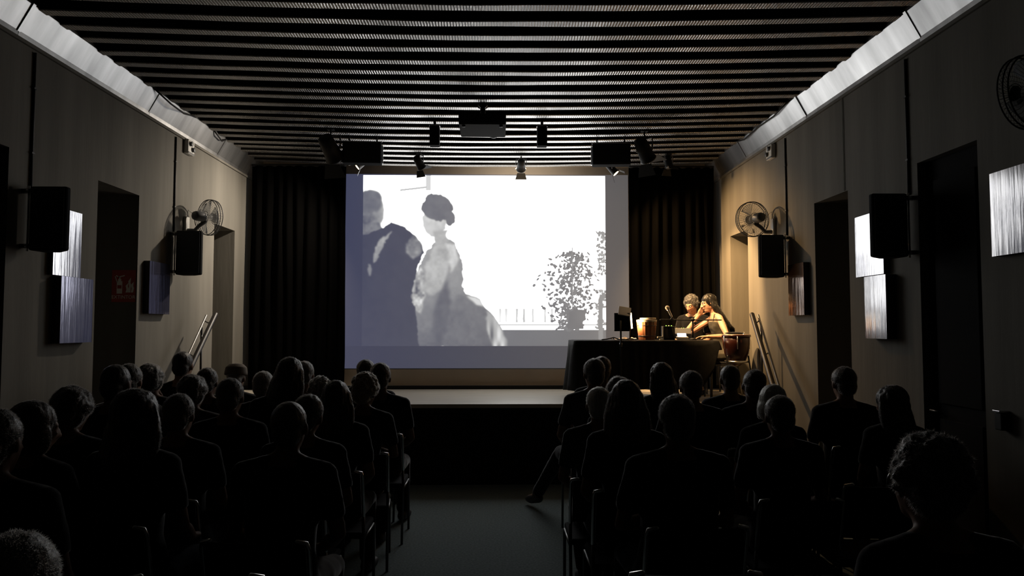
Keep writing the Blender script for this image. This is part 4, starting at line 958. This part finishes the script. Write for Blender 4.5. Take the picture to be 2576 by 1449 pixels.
# black monitor box, glowing controller, small lights
bxm = thing('monitor_box', 'small black box with green lights on the table', 'speaker', (1.93, 8.47, TZ+.004))
MB().span((-.065, -.06, 0), (.065, .07, .155)).build('cabinet', 'black', bxm, bevel=.006)
MB().span((-.05, -.064, .02), (.05, -.058, .13)).build('front_grille', 'grille', bxm)
for dx, m_ in ((-.03, 'led_green'), (.0, 'led_yellow'), (.03, 'led_green')): MB().ell((dx, -.035, .158), (.007, .007, .006), 10, 7).build('indicator_light', m_, bxm, True)
mx_ = thing('mixer', 'small audio mixer with yellow and orange lights on the table', 'mixer', (2.115, 8.62, TZ+.026))
MB().box((0, 0, .05), (.20, .14, .075), (R(-24), 0, 0)).build('casing', 'greyplastic', mx_, bevel=.006)
random.seed(5)
for k in range(14):
    kp = Euler((R(-24), 0, 0)).to_matrix() @ V3((-.08+.026*(k % 7), -.035+.06*(k//7), .036))+V3((0, 0, .05))
    MB().lathe([(.008, 0), (.007, .014)], 10, kp, (R(-24), 0, 0)).build('knob', ['led_yellow', 'led_orange', 'greyplastic', 'led_yellow', 'led_green', 'greyplastic', 'led_orange'][k % 7], mx_, True)
ph = thing('lit_controller', 'small white device with a glowing screen beside the black box', 'device', (2.075, 8.42, TZ+.004))
MB().box((0, 0, .022), (.13, .07, .03), (R(8), 0, 0)).build('body', 'whiteplastic', ph, bevel=.005); MB().box((-.005, -.004, .055), (.10, .006, .045), (R(-30), 0, 0)).build('display', 'glow_white', ph)
ws = thing('phone_holder', 'narrow white upright holder left of the black box', 'holder', (1.845, 8.42, TZ+.004))
MB().span((-.03, -.03, 0), (.02, .03, .012)).build('base', 'whiteplastic', ws, bevel=.003); MB().span((.008, -.02, .012), (.02, .02, .15)).build('upright', 'whiteplastic', ws, bevel=.003); MB().span((-.05, -.02, .02), (.008, .02, .04)).build('arm', 'whiteplastic', ws, bevel=.003)
# red kettle drum beside the table
kd = thing('kettle_drum', 'dark red kettle drum on tripod legs beside the right end of table', 'drum', (2.655, 8.33, SZ))
MB().lathe([(.03, .36), (.09, .40), (.13, .50), (.146, .60), (.15, .685)], 32).build('shell', 'drum_shell', kd, True)
MB().lathe([(.155, .68), (.158, .69), (.155, .705), (.145, .707)], 32).build('rim', 'drum_shell', kd, True)
MB().lathe([(.02, .706), (.146, .705), (.146, .709), (.02, .710)], 32).build('skin_head', 'drum_head', kd, True)
for k in range(6):
    a = k*math.pi/3+.3; MB().tube([(.158*math.cos(a), .158*math.sin(a), .69), (.15*math.cos(a), .15*math.sin(a), .55)], .005, 6).build('tension_rod', 'steel', kd, True)
for k in range(3):
    a = k*2*math.pi/3-.6; MB().tube([(.13*math.cos(a), .13*math.sin(a), .47), (.155*math.cos(a), .155*math.sin(a), .3), (.175*math.cos(a), .175*math.sin(a), .01)], .009, 8, round_ends=True).build('leg', 'darksteel', kd, True)
MB().lathe([(.13, .40), (.135, .41), (.13, .42)], 28).build('hoop', 'steel', kd, True)
dr = tag(MB().ell((0, 0, 0), (.11, .075, .014), 16, 7).build('folded_cloth', 'cl_black', None, True, loc=(2.64, 8.34, SZ+.722)), 'dark cloth lying on top of the red drum', 'cloth')

# ------------------------------------------------------------------ the two performers
def face(parent, Mh):
    for s in (-1, 1):
        e = MB().ell((s*.030, .083, .004), (.012, .010, .009), 12, 9, None, Mh).build('eye', 'eyewhite', parent, True)
        MB().ell((s*.030, .091, .003), (.005, .003, .005), 10, 7, None, Mh).build('iris', 'eyedark', e, True)
        MB().tube([Mh @ V3((s*.014, .094, .020)), Mh @ V3((s*.03, .094, .026)), Mh @ V3((s*.047, .08, .021))], [.003, .004, .002], 6).build('eyebrow', 'hair_brown', parent, True)
    MB().tube([Mh @ V3((-.02, .094, -.058)), Mh @ V3((0, .103, -.056)), Mh @ V3((.02, .094, -.058))], [.003, .005, .003], 8, round_ends=True).build('lips', 'lip', parent, True)
def dress(parent, parts, P, cloth_m, skin_m):
    b = link('body', P.body, parent); b.material_slots[0].link = 'OBJECT'; b.material_slots[0].material = M(skin_m)
# man with grey curls, behind the table
PM = Pose(lean=.20, nod=-20, turn=-4, arms='lap', voxel=.007)
mn = thing('person', 'performer with curly grey hair looking down behind the table', 'person', (2.43, 9.19, SZ), R(143)); mn.scale = (.87,)*3
link('body', PM.body, mn); o = link('shirt', PM.shirt, mn); o.material_slots[0].link = 'OBJECT'; o.material_slots[0].material = M('cl_black')
link('trousers', PM.pants, mn); link('shoe', PM.shoe_0, mn); link('shoe', PM.shoe_2, mn)
o = link('hair', get_hair('curly'), mn); o.matrix_local = PM.Mh; dress_hair(o, 'hair_darkgrey'); o.material_slots[1].material = M('hair_grey')
face(mn, PM.Mh)
place_chair(2.46, 9.23, 'black chair behind the table under the curly grey performer', R(143), .87, SZ, 'performers chairs')
# woman in a sleeveless dress, sideways at the table end, cheek on her hand
class Seated(Pose):
    def make(s):
        k = .86; sh = lambda z: V3((0, -.03+s.lean*(z-.5), z)); body, dr_, = MB(), MB()
        body.loft(torso_rings(k, 0, s.lean, 0, fem=True)); dr_.loft(torso_rings(k, .004, s.lean, 0, fem=True, grow=.010, z0=.46, z1=.97))
        nb = sh(1.04); hc = s.Mh @ V3((0, -.022, -.06)); body.tube([nb, (nb+hc)/2, hc], [.052, .045, .047], 12); head_prims(body, s.Mh, True)
        for sx, E, W in ((-1, V3((-.375, .09, .775)), V3((-.37, .34, .775))), (1, V3((.150, .523, .775)), V3((.105, .325, 1.06)))):
            S = sh(1.012)+V3((sx*.16, 0, 0))
            body.tube([sh(1.085)+V3((sx*.03, .004, 0)), sh(1.045)+V3((sx*.09, 0, 0)), S], [.03, .04, .046], 10, round_ends=True)
            body.tube([S, S.lerp(E, .5), E, E.lerp(W, .35), W], [.045, .043, .034, .036, .024], 10, round_ends=True)
            if sx < 0: hand(body, W, (.35, .9, 0), (0, 0, 1), (1, 0, 0), .95, .25)
            else: hand(body, W, (s.Mh @ V3((.088, .022, .0)))-W, (.9, .3, .1), (0, -1, .4), .95, .35)
            dr_.tube([sh(.96)+V3((sx*.085, .075, 0)), sh(1.03)+V3((sx*.09, .03, .03)), sh(1.05)+V3((sx*.085, -.03, .0)), sh(.96)+V3((sx*.085, -.085, 0))], [.022]*4, 8, round_ends=True)
            H = V3((sx*.088, .03, .525)); K = V3((sx*.10, .44, .50)); A_ = V3((sx*.09, .36, .085))
            body.tube([H, H.lerp(K, .5), K, K.lerp(A_, .4), A_], [.083, .072, .055, .05, .034], 10, round_ends=True)
            dr_.tube([H, H.lerp(K, .5), K, K.lerp(A_, .35)], [.098, .092, .078, .085], 10, round_ends=True)
            body.tube([A_, A_+V3((0, .06, -.03)), A_+V3((0, .16, -.045))], [.032, .032, .024], 8, round_ends=True)
            sho = MB(); sho.tube([A_+V3((0, -.03, -.04)), A_+V3((0, .06, -.05)), A_+V3((0, .18, -.056))], [.036, .038, .026], 10, round_ends=True); setattr(s, 'shoe_%d' % (sx+1), remeshed(sho, .01, 3, 'shoe', 'shoe'))
        s.body = remeshed(body, .0055, 3, 'body', 'skinlight'); s.dress = remeshed(dr_, .010, 5, 'dress', 'dress_olive', (.006, 9, 1))
PW = Seated(fem=True, lean=.30, nod=-12, turn=6, tilt=5)
wm = thing('person', 'performer with long dark hair in sleeveless dress resting cheek on hand', 'person', (2.68, 8.80, SZ), R(90)); wm.scale = (.88,)*3
link('body', PW.body, wm); link('dress', PW.dress, wm); link('shoe', PW.shoe_0, wm); link('shoe', PW.shoe_2, wm)
o = link('hair', get_hair('mane'), wm); o.matrix_local = PW.Mh; dress_hair(o, 'hair_black'); o.material_slots[1].material = M('hair_black')
face(wm, PW.Mh)
place_chair(2.60, 8.80, 'black chair under the long-haired performer at the table end', R(90), .88, SZ, 'performers chairs')
bpy.data.batch_remove(JUNK); bpy.data.scenes.remove(TMP)
